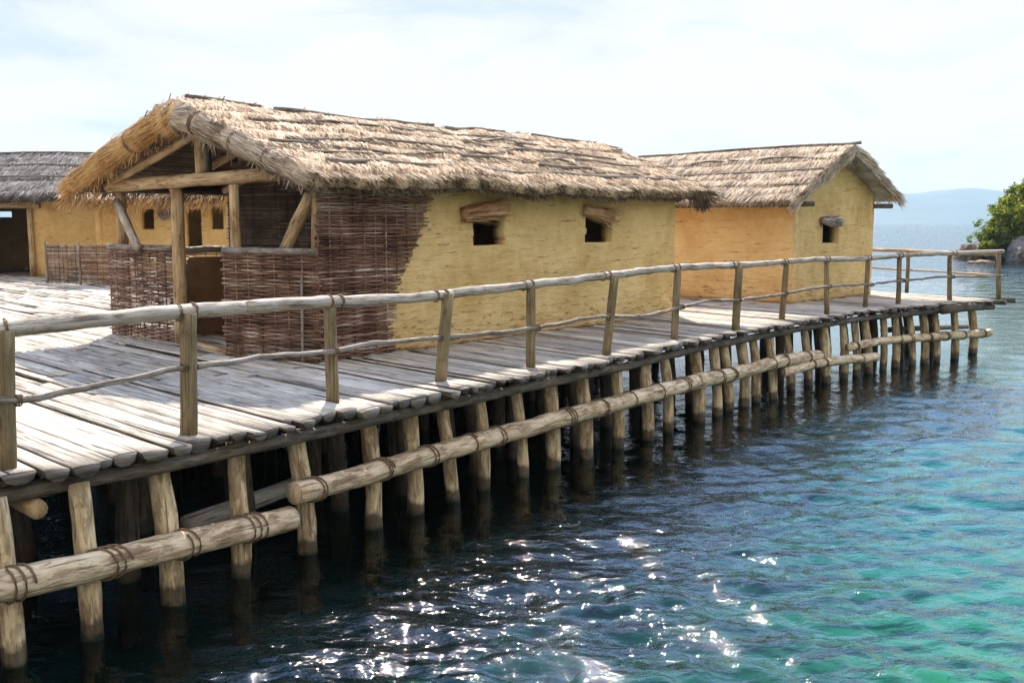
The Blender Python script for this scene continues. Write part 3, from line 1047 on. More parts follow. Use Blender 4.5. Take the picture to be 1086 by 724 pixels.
def wall_shell(mb, O, U, N, width, height, res=0.06, thick=0.2, amp=0.02, mask=None, seed=0.0, edge_jit=0.012, u0=0.0, v0=0.0):
    """clay wall with real thickness; cells where mask(u, v) is False are left open"""
    O, U, N = np.asarray(O, float), np.asarray(U, float), np.asarray(N, float)
    nu, nv = max(2, int(round(width / res))), max(2, int(round(height / res)))
    us, vs = np.linspace(0, width, nu + 1), np.linspace(0, height, nv + 1)
    keep = np.ones((nu, nv), bool)
    if mask is not None:
        for i in range(nu):
            for j in range(nv):
                keep[i, j] = mask((us[i] + us[i + 1]) / 2, (vs[j] + vs[j + 1]) / 2)
    Vo = np.zeros((nu + 1, nv + 1, 3))
    Vi = np.zeros_like(Vo)
    for i in range(nu + 1):
        for j in range(nv + 1):
            u, v = us[i], vs[j]
            d = amp * (nz(u * 0.8 + seed, v * 0.8, seed) + 0.45 * nz(u * 3.1, v * 3.1 + seed, 2.2) + 0.22 * nz(u * 6, v * 11 + seed, 5.2))
            inside = 0 < i < nu and 0 < j < nv
            ju = edge_jit * nz(u * 9 + seed, v * 9) if inside else 0
            jv = edge_jit * nz(u * 9, v * 9 + seed + 31) if inside else 0
            p = O + U * (u + ju) + np.array([0, 0, v + jv])
            Vo[i, j] = p + N * d
            Vi[i, j] = p - N * thick
    nV = (nu + 1) * (nv + 1)
    idx = np.arange(nV).reshape(nu + 1, nv + 1)
    F, UVs = [], []

    def uvq(q):
        return [(us[a] + u0, vs[b] + v0) for a, b in q]
    for i in range(nu):
        for j in range(nv):
            if not keep[i, j]:
                continue
            q = [(i, j), (i + 1, j), (i + 1, j + 1), (i, j + 1)]
            F.append([idx[a, b] for a, b in q]); UVs.append(uvq(q))
            F.append([idx[a, b] + nV for a, b in q[::-1]]); UVs.append(uvq(q[::-1]))
            for (di, dj), e in (((-1, 0), (q[3], q[0])), ((1, 0), (q[1], q[2])), ((0, -1), (q[0], q[1])), ((0, 1), (q[2], q[3]))):
                a, b = i + di, j + dj
                if not (0 <= a < nu and 0 <= b < nv) or not keep[a, b]:
                    (a0, b0), (a1, b1) = e
                    F.append([idx[a1, b1], idx[a0, b0], idx[a0, b0] + nV, idx[a1, b1] + nV])
                    UVs.append(uvq([e[1], e[0], e[0], e[1]]))
    V = np.concatenate([Vo.reshape(-1, 3), Vi.reshape(-1, 3)])
    mb.add(V, np.array(F), np.array(UVs))


def wicker(mb, O, U, N, width, height, spacing=0.027, r=0.0145, stake=0.19, skip=0.0, clip=None, bow=0.0, stakes_up=0.06, seed=0):
    """woven withies around upright stakes"""
    O, U, N = np.asarray(O, float), np.asarray(U, float), np.asarray(N, float)
    rg = random.Random(seed)
    ns = max(2, int(round(width / stake)))
    st = width / ns
    amp = r * 1.05

    def bowed(u):
        return N * (bow * math.sin(math.pi * u / width))
    for q in range(ns + 1):
        u = q * st
        h = height + rg.uniform(-0.02, stakes_up)
        if clip:
            okz = [z for z in np.arange(0, height + 0.01, 0.05) if clip(z)[0] <= u <= clip(z)[1]]
            if not okz:
                continue
            z_lo, h = okz[0], min(h, okz[-1] + 0.03)
        else:
            z_lo = 0
        mb.tube([O + U * u + bowed(u) + np.array([0, 0, z]) for z in (z_lo, (h + z_lo) * 0.5, h)], r * 0.75, 5)
    row = 0
    z = spacing * 0.5
    while z < height:
        lo, hi = clip(z) if clip else (0.0, width)
        lo += rg.uniform(-0.05, 0.03)
        hi += rg.uniform(-0.03, 0.05) + (rg.uniform(-0.02, 0.06) if clip else 0)
        u = lo
        rowseed = rg.random() * 100
        while u < hi - 0.08:
            ln = rg.uniform(0.9, 2.2)
            u1 = min(u + ln, hi)
            if hi - u1 < 0.25:
                u1 = hi
            if rg.random() >= skip:
                us = np.arange(u, u1 + st * 0.26, st * 0.25)
                if len(us) >= 2:
                    rr = r * rg.uniform(0.72, 1.2)
                    dz = rg.uniform(-0.004, 0.004)
                    pts = []
                    for x in us:
                        s_ = math.sin(math.pi * (x / st + 0.5)) * (1 if row % 2 else -1)
                        pts.append(O + U * x + bowed(min(max(x, 0), width)) + N * (amp * s_ + rg.uniform(-0.002, 0.002)) +
                                   np.array([0, 0, z + dz + 0.010 * nz(x * 1.2 + rowseed * 0.02, z * 2.0, seed) + 0.006 * nz(x * 3.0 + rowseed, z * 9.0, seed)]))
                    mb.tube(pts, np.linspace(rr, rr * rg.uniform(0.6, 0.95), len(pts)), 4, cap=True)
            u = u1 + rg.uniform(-0.05, 0.02)
        z += spacing * rg.uniform(0.85, 1.15)
        row += 1


class Roof:
    """gable thatch over a Frame"""
    def __init__(self, fr, a0, a1, br, hr, hl, zr, ze_r, ze_l, th_r, th_e, seed=0, a0r=0.0, a1r=0.0, sag=0.0, rough=0.03):
        self.__dict__.update(locals())

    def edges(self, d):
        # d 0 at ridge, 1 at eave: verges lean out a little towards the ridge
        return self.a0 + self.a0r * (1 - d), self.a1 + self.a1r * (1 - d)

    def top(self, a, side, d):
        """side +1: towards b > ridge; -1: towards b < ridge"""
        half = self.hl if side > 0 else self.hr
        ze = self.ze_l if side > 0 else self.ze_r
        b = self.br + side * half * d
        dd = (math.sqrt(d * d + 0.004) - 0.0632) / (math.sqrt(1.004) - 0.0632)
        z = self.zr + (ze - self.zr) * dd
        s_m = d * math.hypot(half, self.zr - ze)
        course = (s_m / 0.40 + 0.25 * nz(a * 0.7, self.seed, 4.4)) % 1.0
        z += 0.075 * (course ** 1.5 - 0.5) * min(1, d * 6)
        z += self.rough * (nz(a * 0.9 + self.seed, b * 0.9) + 0.7 * nz(a * 2.7, b * 2.7 + self.seed) + 0.35 * nz(a * 7, b * 7 + self.seed))
        z += -self.sag * math.sin(math.pi * min(max((a - self.a0) / (self.a1 - self.a0), 0), 1))
        z += 0.035 * nz(a * 0.45 + self.seed * 2, 3.7) * (1 - d)
        return b, z

    def thick(self, d):
        return self.th_r + (self.th_e - self.th_r) * d

    def slab(self, mat, parent, na=110, nd=40, name='thatch_roof'):
        mb = MB()
        rows_t, rows_b = [], []
        prof = [(+1, 1 - q / nd) for q in range(nd)] + [(-1, q / nd) for q in range(nd + 1)]
        for i in range(na + 1):
            t = i / na
            rt, rb = [], []
            for side, d in prof:
                e0, e1 = self.edges(d)
                a = e0 + (e1 - e0) * t
                b, z = self.top(a, side, d)
                jit = 0.05 * nz(b * 5 + self.seed, i) if i in (0, na) else 0
                bo = side * (0.05 * nz(a * 4 + self.seed, 9) if d > 0.99 else 0)
                rt.append(self.fr.p(a + jit, b + bo, z))
                bz = self.zr + ((self.ze_l if side > 0 else self.ze_r) - self.zr) * d
                rb.append(self.fr.p(a + jit, b + bo, min(bz, z) - self.thick(d)))
            rows_t.append(rt)
            rows_b.append(rb)
        A, B = np.array(rows_t), np.array(rows_b)
        R, C = A.shape[:2]
        i, j = np.meshgrid(np.arange(R - 1), np.arange(C - 1), indexing='ij')
        F = np.stack([i * C + j, i * C + j + 1, (i + 1) * C + j + 1, (i + 1) * C + j], -1).reshape(-1, 4)
        nV = R * C
        rim = []
        for q in range(C - 1):
            rim.append([q + 1, q, q + nV, q + 1 + nV])
            k = (R - 1) * C + q
            rim.append([k, k + 1, k + 1 + nV, k + nV])
        for q in range(R - 1):
            k = q * C
            rim.append([k, k + C, k + C + nV, k + nV])
            k = q * C + C - 1
            rim.append([k + C, k, k + nV, k + C + nV])
        mb.add(np.concatenate([A.reshape(-1, 3), B.reshape(-1, 3)]), np.concatenate([F, F[:, ::-1] + nV, np.array(rim)]))
        return mb.build(name, mat, parent)

    def strands(self, n, side, rg, Lr=(0.25, 0.6), Wr=(0.008, 0.016), lift=0.06, ang=0.22, d_rng=(0.0, 1.0), cluster=True):
        half = self.hl if side > 0 else self.hr
        ze = self.ze_l if side > 0 else self.ze_r
        slope_len = math.hypot(half, self.zr - ze)
        P, D, S = [], [], []
        sl_b, sl_z = side * half / slope_len, (ze - self.zr) / slope_len
        nrm = self.fr.p(0, -sl_z * side * side, 0) * 0
        Wv, Uv, Zv = self.fr.W, self.fr.U, np.array([0, 0, 1.0])
        down = Wv * sl_b + Zv * sl_z
        up = unit(np.cross(Uv, down))
        if up[2] < 0:
            up = -up
        Ls = rg.uniform(*Lr, n)
        for q in range(n):
            d = rg.uniform(*d_rng)
            e0, e1 = self.edges(d)
            a = rg.uniform(e0, e1)
            b, z = self.top(a, side, d)
            th = rg.normal() * ang + 0.30 * nz(a * 1.7 + self.seed, d * 5)
            dv = down * math.cos(th) + Uv * math.sin(th) + up * rg.uniform(-0.02, lift)
            dv = unit(dv)
            sd = unit(np.cross(dv, up) + up * rg.normal() * 0.35)
            P.append(self.fr.p(a, b, z) + up * rg.uniform(0.0, 0.02) - dv * Ls[q] * 0.3)
            D.append(dv)
            S.append(sd)
        return np.array(P), np.array(D), np.array(S), Ls, rg.uniform(*Wr, n)

    def add_strands(self, mb, n, side, rg, **kw):
        P, D, S, L, W = self.strands(n, side, rg, **kw)
        mb.ribbons(P, D, S, L, W, droop=np.array([0, 0, -0.015]) * np.ones((n, 1)))

    def fringe(self, mb, n, side, rg, L=(0.14, 0.34), depth=1.0, dmax=1.0, W=(0.009, 0.018)):
        half = self.hl if side > 0 else self.hr
        P, D, S = [], [], []
        for q in range(n):
            d = dmax - abs(rg.normal()) * 0.015
            e0, e1 = self.edges(1.0)
            a = rg.uniform(e0, e1)
            b, z = self.top(a, side, min(d, 1.0))
            th = self.thick(1.0) * rg.uniform(0.22 if depth > 1 else 0.0, depth)
            dv = unit(self.fr.W * side * rg.uniform(0.35, 1.0) + self.fr.U * rg.normal() * 0.28 + np.array([0, 0, -rg.uniform(0.35, 1.0)]))
            P.append(self.fr.p(a, b + side * rg.uniform(-0.07, 0.012), z - th))
            D.append(dv)
            S.append(unit(np.cross(dv, rg.normal(size=3))))
        mb.ribbons(np.array(P), np.array(D), np.array(S), rg.uniform(*L, n), rg.uniform(*W, n))

    def verge_strands(self, mb, n, end, side, rg, L=(0.2, 0.5), W=(0.009, 0.016), out=0.0):
        """straw laid along the cut gable edge, following the slope"""
        half = self.hl if side > 0 else self.hr
        ze = self.ze_l if side > 0 else self.ze_r
        sl = math.hypot(half, self.zr - ze)
        down = self.fr.W * (side * half / sl) + np.array([0, 0, (ze - self.zr) / sl])
        P, D, S = [], [], []
        for q in range(n):
            d = rg.uniform(0, 1.0)
            e0, e1 = self.edges(d)
            a = e0 if end == 0 else e1
            sg = -1 if end == 0 else 1
            b, z = self.top(a, side, d)
            th = self.thick(d) * rg.uniform(0.0, 1.0)
            dv = unit(down + self.fr.U * sg * rg.uniform(-0.02, 0.12) + rg.normal(size=3) * 0.07)
            P.append(self.fr.p(a + sg * (0.005 + out), b, z - th))
            D.append(dv)
            S.append(unit(np.cross(dv, self.fr.U) + rg.normal(size=3) * 0.3))
        mb.ribbons(np.array(P), np.array(D), np.array(S), rg.uniform(*L, n), rg.uniform(*W, n))

    def batten(self, a0, a1, side, d, r, parent, mat='batten', wig=0.02):
        n = max(3, int((a1 - a0) / 0.22))
        pts = []
        ph = rnd.random() * 60
        for q in range(n + 1):
            a = a0 + (a1 - a0) * q / n
            dd = min(max(d + wig * nz(a * 0.9 + ph, 4.1), 0), 1)
            b, z = self.top(a, side, dd)
            pts.append(self.fr.p(a, b, z + r * 0.75 + 0.012))
        pts = np.array(pts)
        z = pts[:, 2].copy()
        z[1:-1] = (z[:-2] + z[1:-1] + z[2:]) / 3
        pts[:, 2] = z
        mb = MB()
        mb.tube(pts, np.linspace(r, r * 0.75, len(pts)), 7, rough=0.2)
        return mb.build('roof_batten', M[mat], parent)


def log_between(name, A, B, r0, r1, parent, mat='frame', n=10, wob=0.012, rough=0.12, seg=6):
    A, B = np.asarray(A, float), np.asarray(B, float)
    ph = rnd.random() * 50
    pts = [A + (B - A) * q / seg + wob * np.array([nz(q * 0.8 + ph), nz(q * 0.8 + ph, 5), nz(q * 0.8 + ph, 9)]) * (0 < q < seg) for q in range(seg + 1)]
    mb = MB()
    mb.tube(pts, np.linspace(r0, r1, seg + 1), n, rough=rough)
    return mb.build(name, M[mat], parent)


def straw_bundle(name, A, B, r, parent, n=260, mat='straw_gold', seed=0):
    """a bound roll of straw over a window"""
    rg = np.random.default_rng(seed)
    A, B = np.asarray(A, float), np.asarray(B, float)
    ax = unit(B - A)
    L = np.linalg.norm(B - A)
    b1 = unit(np.cross(ax, [0, 0, 1.0]))
    b2 = np.cross(ax, b1)
    mb = MB()
    mb.tube([A + ax * 0.02, (A + B) / 2, B - ax * 0.02], [r * 0.85, r * 0.8, r * 0.85], 10, rough=0.1)
    th = rg.uniform(0, 6.283, n)
    rr = r * rg.uniform(0.86, 1.15, n)
    rad = (np.cos(th)[:, None] * b1 + np.sin(th)[:, None] * b2)
    P = A + rad * rr[:, None] + ax * rg.uniform(-0.03, L * 0.5, n)[:, None]
    D = ax + rg.normal(size=(n, 3)) * 0.08 + rad * rg.uniform(-0.05, 0.12, n)[:, None]
    D /= np.linalg.norm(D, axis=1)[:, None]
    S = np.cross(D, rad)
    S /= np.linalg.norm(S, axis=1)[:, None]
    mb.ribbons(P, D, S, rg.uniform(L * 0.3, L * 0.6, n), rg.uniform(0.010, 0.022, n))
    return mb.build(name, M[mat], parent)


# ------------------------------------------------------------------ hut 1: the long hut with the open porch
C1 = at_z(338, 383.7)
E1 = at_z(713, 333)
U1 = unit((E1 - C1)[:2])
W1 = np.array([-U1[1], U1[0]])
f1 = Frame(C1, U1, W1)
LEN1, WID1 = 8.15, 4.73
hut1 = thing('thatched_hut', 'long yellow clay hut with open wicker porch in the middle of the platform', 'hut', tuple(f1.p(LEN1 / 2, WID1 / 2, 0)))
roof1 = Roof(f1, -0.42, 8.55, 2.36, 2.76, 2.80, 3.20, 2.25, 2.31, 0.34, 0.16, seed=1.3, a0r=0.06, a1r=0.55, rough=0.05)

N_side = -f1.W
win_px = [((502, 231), (529, 258)), ((621, 231), (644, 256))]
wins = []
for p0, p1 in win_px:
    A = at_plane(*p0, f1.O, N_side) - f1.O
    B = at_plane(*p1, f1.O, N_side) - f1.O
    wins.append((A @ f1.U - 0.01, B @ f1.U + 0.11, B[2] - 0.02, A[2] + 0.02))


def slant(z):
    """where the plaster starts above the bare wicker"""
    zz = [0, 0.45, 0.9, 1.1, 1.6, 2.2]
    aa = [1.12, 1.10, 1.20, 1.36, 1.62, 1.90]
    return float(np.interp(z, zz, aa))


def mask_side(u, v):
    for a0, a1, z0, z1 in wins:
        e = 0.02 * nz(u * 5, v * 5, 8)
        if a0 + e < u < a1 + e and z0 - e < v < z1 + e * 0.5:
            return False
    return u > slant(v) + 0.05 * nz(u * 4, v * 6) + 0.05 * nz(u * 2, v * 3)


mb = MB()
wall_shell(mb, f1.p(0, 0, 0), f1.U, N_side, LEN1, 2.15, res=0.034, thick=0.2, amp=0.03, mask=mask_side, seed=2.0, edge_jit=0.014)
mb.build('wall', M['yellow'], hut1)
gz = lambda b, r: r.zr + ((r.ze_r if b < r.br else r.ze_l) - r.zr) * abs(b - r.br) / (r.hr if b < r.br else r.hl) - 0.22
mb = MB()
wall_shell(mb, f1.p(LEN1, 0, 0), f1.W, f1.U, WID1, 3.0, res=0.12, thick=0.2, mask=lambda u, v: v < gz(u, roof1), seed=5.0)
mb.build('wall', M['orange'], hut1)
mb = MB()
wall_shell(mb, f1.p(LEN1, WID1, 0), -f1.U, f1.W, LEN1 - 2.0, 2.15, res=0.12, thick=0.2, seed=8.0)
mb.build('wall', M['orange'], hut1)
# wicker: side of porch, inner partition, front panels, low back panel
mb = MB()
wicker(mb, f1.p(0.02, -0.01, 0), f1.U, N_side, 2.0, 2.12, clip=lambda z: (0.0, min(2.0, slant(z) + 0.07)), seed=21)
mb.build('wicker_wall', M['wicker'], hut1)
mb = MB()
wicker(mb, f1.p(2.0, WID1 - 0.08, 0), -f1.W, -f1.U, WID1 - 0.36, 2.5, stake=0.22, seed=22, spacing=0.026, r=0.0115)
mb.build('wicker_partition', M['wicker_dark'], hut1)
mb = MB()
wall_shell(mb, f1.p(2.05, WID1 - 0.02, 0), -f1.W, -f1.U, WID1 - 0.26, 3.0, res=0.15, thick=0.05, amp=0.005, mask=lambda u, v: v < gz(WID1 - u, roof1), seed=5.0)
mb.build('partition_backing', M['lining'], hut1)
# front panels
pl0, pl1 = at_z(120, 354), at_z(187, 362.5)
pr0, pr1 = at_z(241, 377.5), at_z(338, 385.0)
for A, B, h, sd in ((pl0, pl1, 1.27, 31), (pr0, pr1, 1.28, 32)):
    dv = unit(B - A)
    nn = np.array([dv[1], -dv[0], 0])
    mb = MB()
    wicker(mb, A, dv, nn, np.linalg.norm(B - A), h, seed=sd, bow=0.03, stakes_up=0.10)
    o = mb.build('wicker_panel', M['wicker'], hut1)
    log_between('panel_rail', A + [0, 0, h + 0.03] + nn * 0.01, B + [0, 0, h + 0.03] + nn * 0.01, 0.042, 0.042, hut1, 'twig', rough=0.15)
# left side and back-left low panel of the porch
mb = MB()
wicker(mb, f1.p(0.02, WID1, 0), f1.U, f1.W, 1.98, 1.18, seed=33, skip=0.30, spacing=0.034, r=0.011)
o = mb.build('wicker_panel', M['wicker_grey'], hut1)
log_between('panel_rail', f1.p(0.05, WID1, 1.22), f1.p(1.95, WID1, 1.22), 0.055, 0.06, hut1, 'straw_grey' if False else 'rail')
# posts
zb = 2.12
pA = f1.p(0.13, WID1 - 0.12, 0)
log_between('post', pA, pA + [0, 0, 2.2], 0.085, 0.075, hut1, 'frame')
B0 = at_z(193, 363); B1 = at_y(187, 194, B0[1])
log_between('post', B0, B1, 0.098, 0.085, hut1, 'frame', n=12)
c0 = pr0 + (pr1 - pr0) * 0.07
Cb = at_y(250, 268, c0[1] + 0.06)
Ct = at_y(248, 196, c0[1] + 0.06)
log_between('post', np.array([Cb[0], Cb[1], DECK]), Ct, 0.07, 0.062, hut1, 'frame')
pD = f1.p(0.13, 0.13, 0)
log_between('stake', pr0 + (pr1 - pr0) * 0.87 + np.array([-0.03, -0.06, 0.0]), pr0 + (pr1 - pr0) * 0.87 + np.array([-0.02, -0.05, 1.05]), 0.017, 0.014, hut1, 'batten', n=6, seg=4)
log_between('post', pD, pD + [0, 0, 2.16], 0.075, 0.068, hut1, 'frame')
# braces
log_between('brace', at_y(124, 214, pA[1] - 0.05), at_y(146, 263, pA[1] - 0.75), 0.065, 0.06, hut1, 'rail')
log_between('brace', at_y(329, 206, pD[1]), at_y(301, 268, pD[1] + 0.12), 0.075, 0.075, hut1, 'frame')
# tie beam, king post, rafters
log_between('tie_beam', f1.p(0, 5.05, 2.17), f1.p(-0.05, 0.62, 2.23), 0.088, 0.085, hut1, 'frame', n=12, seg=10)
kp = f1.p(0.02, 2.34, 0)
log_between('king_post', kp + [0, 0, 2.28], kp + [0, 0, 3.0], 0.08, 0.075, hut1, 'frame')
log_between('king_post', kp + f1.W * -0.15 + [0, 0, 2.28], kp + f1.W * -0.13 + [0, 0, 2.95], 0.055, 0.055, hut1, 'bark')
for a in (-0.05, 1.0, 1.95):
    for side in (1, -1):
        half = roof1.hl if side > 0 else roof1.hr
        hi = f1.p(a, 2.36 + side * 0.02, roof1.zr - roof1.thick(0) - 0.07)
        lo = f1.p(a, 2.36 + side * half * 0.93, roof1.zr + (2.27 - roof1.zr) * 0.93 - roof1.thick(0.93) - 0.07)
        log_between('rafter', hi, lo, 0.058, 0.058, hut1, 'frame')
log_between('wall_plate', f1.p(-0.35, WID1, 2.14), f1.p(2.1, WID1, 2.14), 0.06, 0.06, hut1, 'bark')
log_between('wall_plate', f1.p(-0.3, 0.03, 2.10), f1.p(8.4, 0.08, 2.06), 0.055, 0.055, hut1, 'bark', seg=14)
# reed ceiling of the porch
mb = MB()
for side in (1, -1):
    half = roof1.hl if side > 0 else roof1.hr
    for d in np.arange(0.02, 0.96, 0.0125):
        b = 2.36 + side * half * d
        z = roof1.zr + (2.27 - roof1.zr) * d - roof1.thick(d) - 0.012
        pts = [f1.p(a, b, z + 0.006 * nz(a * 2, d * 90)) for a in np.linspace(-0.25 + rnd.uniform(-0.04, 0.04), 2.0, 6)]
        mb.tube(pts, 0.015, 4)
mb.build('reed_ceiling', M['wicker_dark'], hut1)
mb = MB()
th = f1.p(0.0, 2.05, 0.0)
mb.box(pl1 + [0.05, -0.02, 0.0], (pr0 - pl1) * 0.95, np.array([0.10, 0.12, 0]), [0, 0, 0.045])
mb.build('threshold', M['frame'], hut1)

# thatch
rg = np.random.default_rng(5)
roof_o = roof1.slab(M['straw'], hut1, na=150, nd=44)
mb = MB()
roof1.add_strands(mb, 36000, -1, rg, Lr=(0.12, 0.30), ang=0.34, lift=0.03, Wr=(0.005, 0.012))
roof1.add_strands(mb, 1100, -1, rg, Lr=(0.12, 0.40), lift=0.12, ang=1.1, Wr=(0.005, 0.010))
roof1.add_strands(mb, 4500, 1, rg)
roof1.fringe(mb, 500, -1, rg, L=(0.04, 0.12), depth=0.12)
mb.build('straw_cover', M['straw'], roof_o)
mb = MB()
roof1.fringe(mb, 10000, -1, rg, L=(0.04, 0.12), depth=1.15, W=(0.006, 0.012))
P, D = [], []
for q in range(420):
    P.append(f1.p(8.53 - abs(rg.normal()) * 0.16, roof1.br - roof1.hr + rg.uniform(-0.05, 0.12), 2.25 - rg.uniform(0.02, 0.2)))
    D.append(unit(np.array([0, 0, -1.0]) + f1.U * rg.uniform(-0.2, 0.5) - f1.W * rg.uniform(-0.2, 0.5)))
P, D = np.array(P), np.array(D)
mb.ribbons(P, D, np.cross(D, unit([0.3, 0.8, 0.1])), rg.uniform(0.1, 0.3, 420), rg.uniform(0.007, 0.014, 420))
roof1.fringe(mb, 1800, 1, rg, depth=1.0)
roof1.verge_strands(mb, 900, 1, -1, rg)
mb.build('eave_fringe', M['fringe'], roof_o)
# rolled straw verge over the porch gable
for side, mt in ((1, 'straw_gold'), (-1, 'straw_verge')):
    half = roof1.hl if side > 0 else roof1.hr
    path, rads = [], []
    for d in np.linspace(-0.05, 1.03 if side > 0 else 0.985, 22):
        dd = min(max(d, 0.0), 1.0)
        b = roof1.br + side * half * d
        z = roof1.zr + ((2.33 if side > 0 else 2.27) - roof1.zr) * d - 0.145 - 0.075 * max(0.0, 1 - abs(d) / 0.16) ** 2 - (0.12 * abs(d) if d < 0 else 0) - (0.03 * (d - 1) / 0.03 if d > 1 else 0)
        e0, _ = roof1.edges(dd)
        path.append(f1.p(e0 + 0.06 + 0.03 * nz(d * 6, side), b, z + 0.03 * nz(d * 7, side * 3.0)))
        rads.append(((0.175 if side > 0 else 0.155) - 0.045 * dd) * (1 + 0.10 * nz(d * 8, side * 7.0)))
    path, rads = np.array(path), np.array(rads)
    mb = MB()
    mb.tube(path, rads * 0.96, 14, rough=0.12)
    n = 7000
    tt = rg.uniform(0, len(path) - 1.3, n)
    i0 = tt.astype(int)
    fr_ = (tt - i0)[:, None]
    c = path[i0] * (1 - fr_) + path[i0 + 1] * fr_
    ax = path[i0 + 1] - path[i0]
    ax /= np.linalg.norm(ax, axis=1)[:, None]
    rr = rads[i0]
    thh = rg.uniform(0, 6.283, n)
    b1 = np.cross(ax, np.array([0, 0, 1.0])); b1 /= np.linalg.norm(b1, axis=1)[:, None]
    b2 = np.cross(ax, b1)
    rad = np.cos(thh)[:, None] * b1 + np.sin(thh)[:, None] * b2
    P = c + rad * (rr * rg.uniform(0.94, 1.04, n))[:, None]
    D = ax + rad * rg.uniform(-0.03, 0.025, n)[:, None] + rg.normal(size=(n, 3)) * 0.05
    D /= np.linalg.norm(D, axis=1)[:, None]
    S = np.cross(D, rad); S /= np.linalg.norm(S, axis=1)[:, None]
    L_ = rg.uniform(0.15, 0.4, n) * np.where(tt > len(path) - 5, 0.6, 1.0)
    mb.ribbons(P, D, S, L_, rg.uniform(0.005, 0.011, n))
    k = 230
    dq = rg.uniform(0.05, 0.95, k)
    P = np.array([f1.p(rg.uniform(-0.38, -0.2), roof1.br + side * half * d, roof1.zr + (2.29 - roof1.zr) * d - 0.27 + rg.uniform(-0.02, 0.05)) for d in dq])
    D = np.array([0, 0, -1.0]) + f1.W * rg.normal(size=(k, 1)) * 0.5 + f1.U * rg.normal(size=(k, 1)) * 0.3
    D /= np.linalg.norm(D, axis=1)[:, None]
    S = np.cross(D, rg.normal(size=(k, 3)))
    S /= np.linalg.norm(S, axis=1)[:, None]
    mb.ribbons(P, D, S, rg.uniform(0.05, 0.2, k), rg.uniform(0.007, 0.013, k))
    vo = mb.build('verge_roll', M[mt], roof_o)
    for d in ((0.28, 0.55, 0.82) if side < 0 else (0.42,)):
        q = int(d * 20)
        lb = MB()
        lashing(lb, path[q], path[q + 1] - path[q - 1], rads[q] * 1.03 + 0.006, turns=3.2, rr=0.012, pitch=0.02)
        lb.build('lashing', M['rope'], vo)
# battens laid on the thatch
rb = random.Random(4)
for a0, a1 in ((0.1, 4.6), (4.4, 8.3)):
    roof1.batten(a0, a1, -1, 0.885, 0.030, roof_o, wig=0.03)
for d in (0.02, 0.14, 0.27, 0.40, 0.53, 0.66, 0.79):
    a = -0.3 + rb.uniform(0, 0.6)
    while a < 8.6:
        ln = rb.uniform(0.9, 3.4)
        if rb.random() < (0.95 if d in (0.02, 0.79) else 0.66):
            roof1.batten(a, min(a + ln, 8.9 if d < 0.5 else 8.6), -1, max(0.005, d + rb.uniform(-0.03, 0.03)), rb.uniform(0.020, 0.032) if d > 0.1 else rb.uniform(0.026, 0.042), roof_o, wig=0.035)
        a += ln + rb.uniform(-0.2, 0.7)
# straw rolls over the two windows
for i, ((p, q), sd) in enumerate(zip((((489, 228.5), (538, 220.5)), ((618, 223), (656, 231.5))), (3, 4))):
    A = at_plane(*p, f1.O + N_side * 0.02, N_side)
    B = at_plane(*q, f1.O + N_side * 0.02, N_side)
    straw_bundle('window_lintel', A, B, 0.098 if i == 0 else 0.085, hut1, seed=sd, mat='lintel', n=420)
    mid = (A + B) / 2
    for k in (-0.18, 0.2):
        log_between('lintel_tie', mid + f1.U * k + N_side * -0.06 + [0, 0, 0.02], mid + f1.U * (k - 0.03) + N_side * -0.08 + [0, 0, 0.30], 0.014, 0.012, hut1, 'batten', n=5, seg=3)

# clay oven inside the porch
ov = np.array([*at_z(226, 352)[:2], DECK])
mb = MB()
prof = [(0.50, 0.0), (0.50, 0.25), (0.47, 0.55), (0.42, 0.8), (0.36, 1.0), (0.33, 1.1), (0.30, 1.13), (0.0, 1.14)]
n = 28
V, F, UV = [], [], []
for r, z in prof:
    for q in range(n):
        th = 2 * math.pi * q / n
        k = r * (1 + 0.04 * nz(math.cos(th) * 2, math.sin(th) * 2, z * 2))
        V.append((ov[0] + k * math.cos(th), ov[1] + k * math.sin(th), ov[2] + z))
for i in range(len(prof) - 1):
    for q in range(n):
        q2 = (q + 1) % n
        F.append([i * n + q, i * n + q2, (i + 1) * n + q2, (i + 1) * n + q])
        UV.append([(q * 0.1, prof[i][1]), (q * 0.1 + 0.1, prof[i][1]), (q * 0.1 + 0.1, prof[i + 1][1]), (q * 0.1, prof[i + 1][1])])
mb.add(V, F, UV)
tag(mb.build('clay_oven', M['oven'], None), 'brown clay oven with sloping sides inside the porch behind the doorway', 'oven')

# ------------------------------------------------------------------ hut 2: the smaller hut near the far end
C2 = at_z(839, 322)
W2 = unit((at_z(924, 312) - C2)[:2])
U2 = np.array([-W2[1], W2[0]])
f2 = Frame(C2, U2, W2)
LEN2, WID2 = 4.7, 3.72
hut2 = thing('thatched_hut', 'smaller thatched hut with pale yellow gable and orange side wall near the far end', 'hut', tuple(f2.p(LEN2 / 2, WID2 / 2, 0)))
roof2 = Roof(f2, -0.36, 5.15, 1.86, 2.38, 2.26, 3.27, 2.16, 2.30, 0.22, 0.15, seed=7.1, a0r=-0.02, rough=0.02)
wa = at_plane(873.5, 235, f2.O, -f2.U) - f2.O
wb = at_plane(888, 257, f2.O, -f2.U) - f2.O
W2win = (wa @ f2.W, wb @ f2.W, wb[2], wa[2])
gz2 = lambda b: roof2.zr + ((roof2.ze_r if b < roof2.br else roof2.ze_l) - roof2.zr) * abs(b - roof2.br) / (roof2.hr if b < roof2.br else roof2.hl) - 0.16


def mask2(u, v):
    if W2win[0] < u < W2win[1] and W2win[2] < v < W2win[3]:
        return False
    return v < gz2(u)


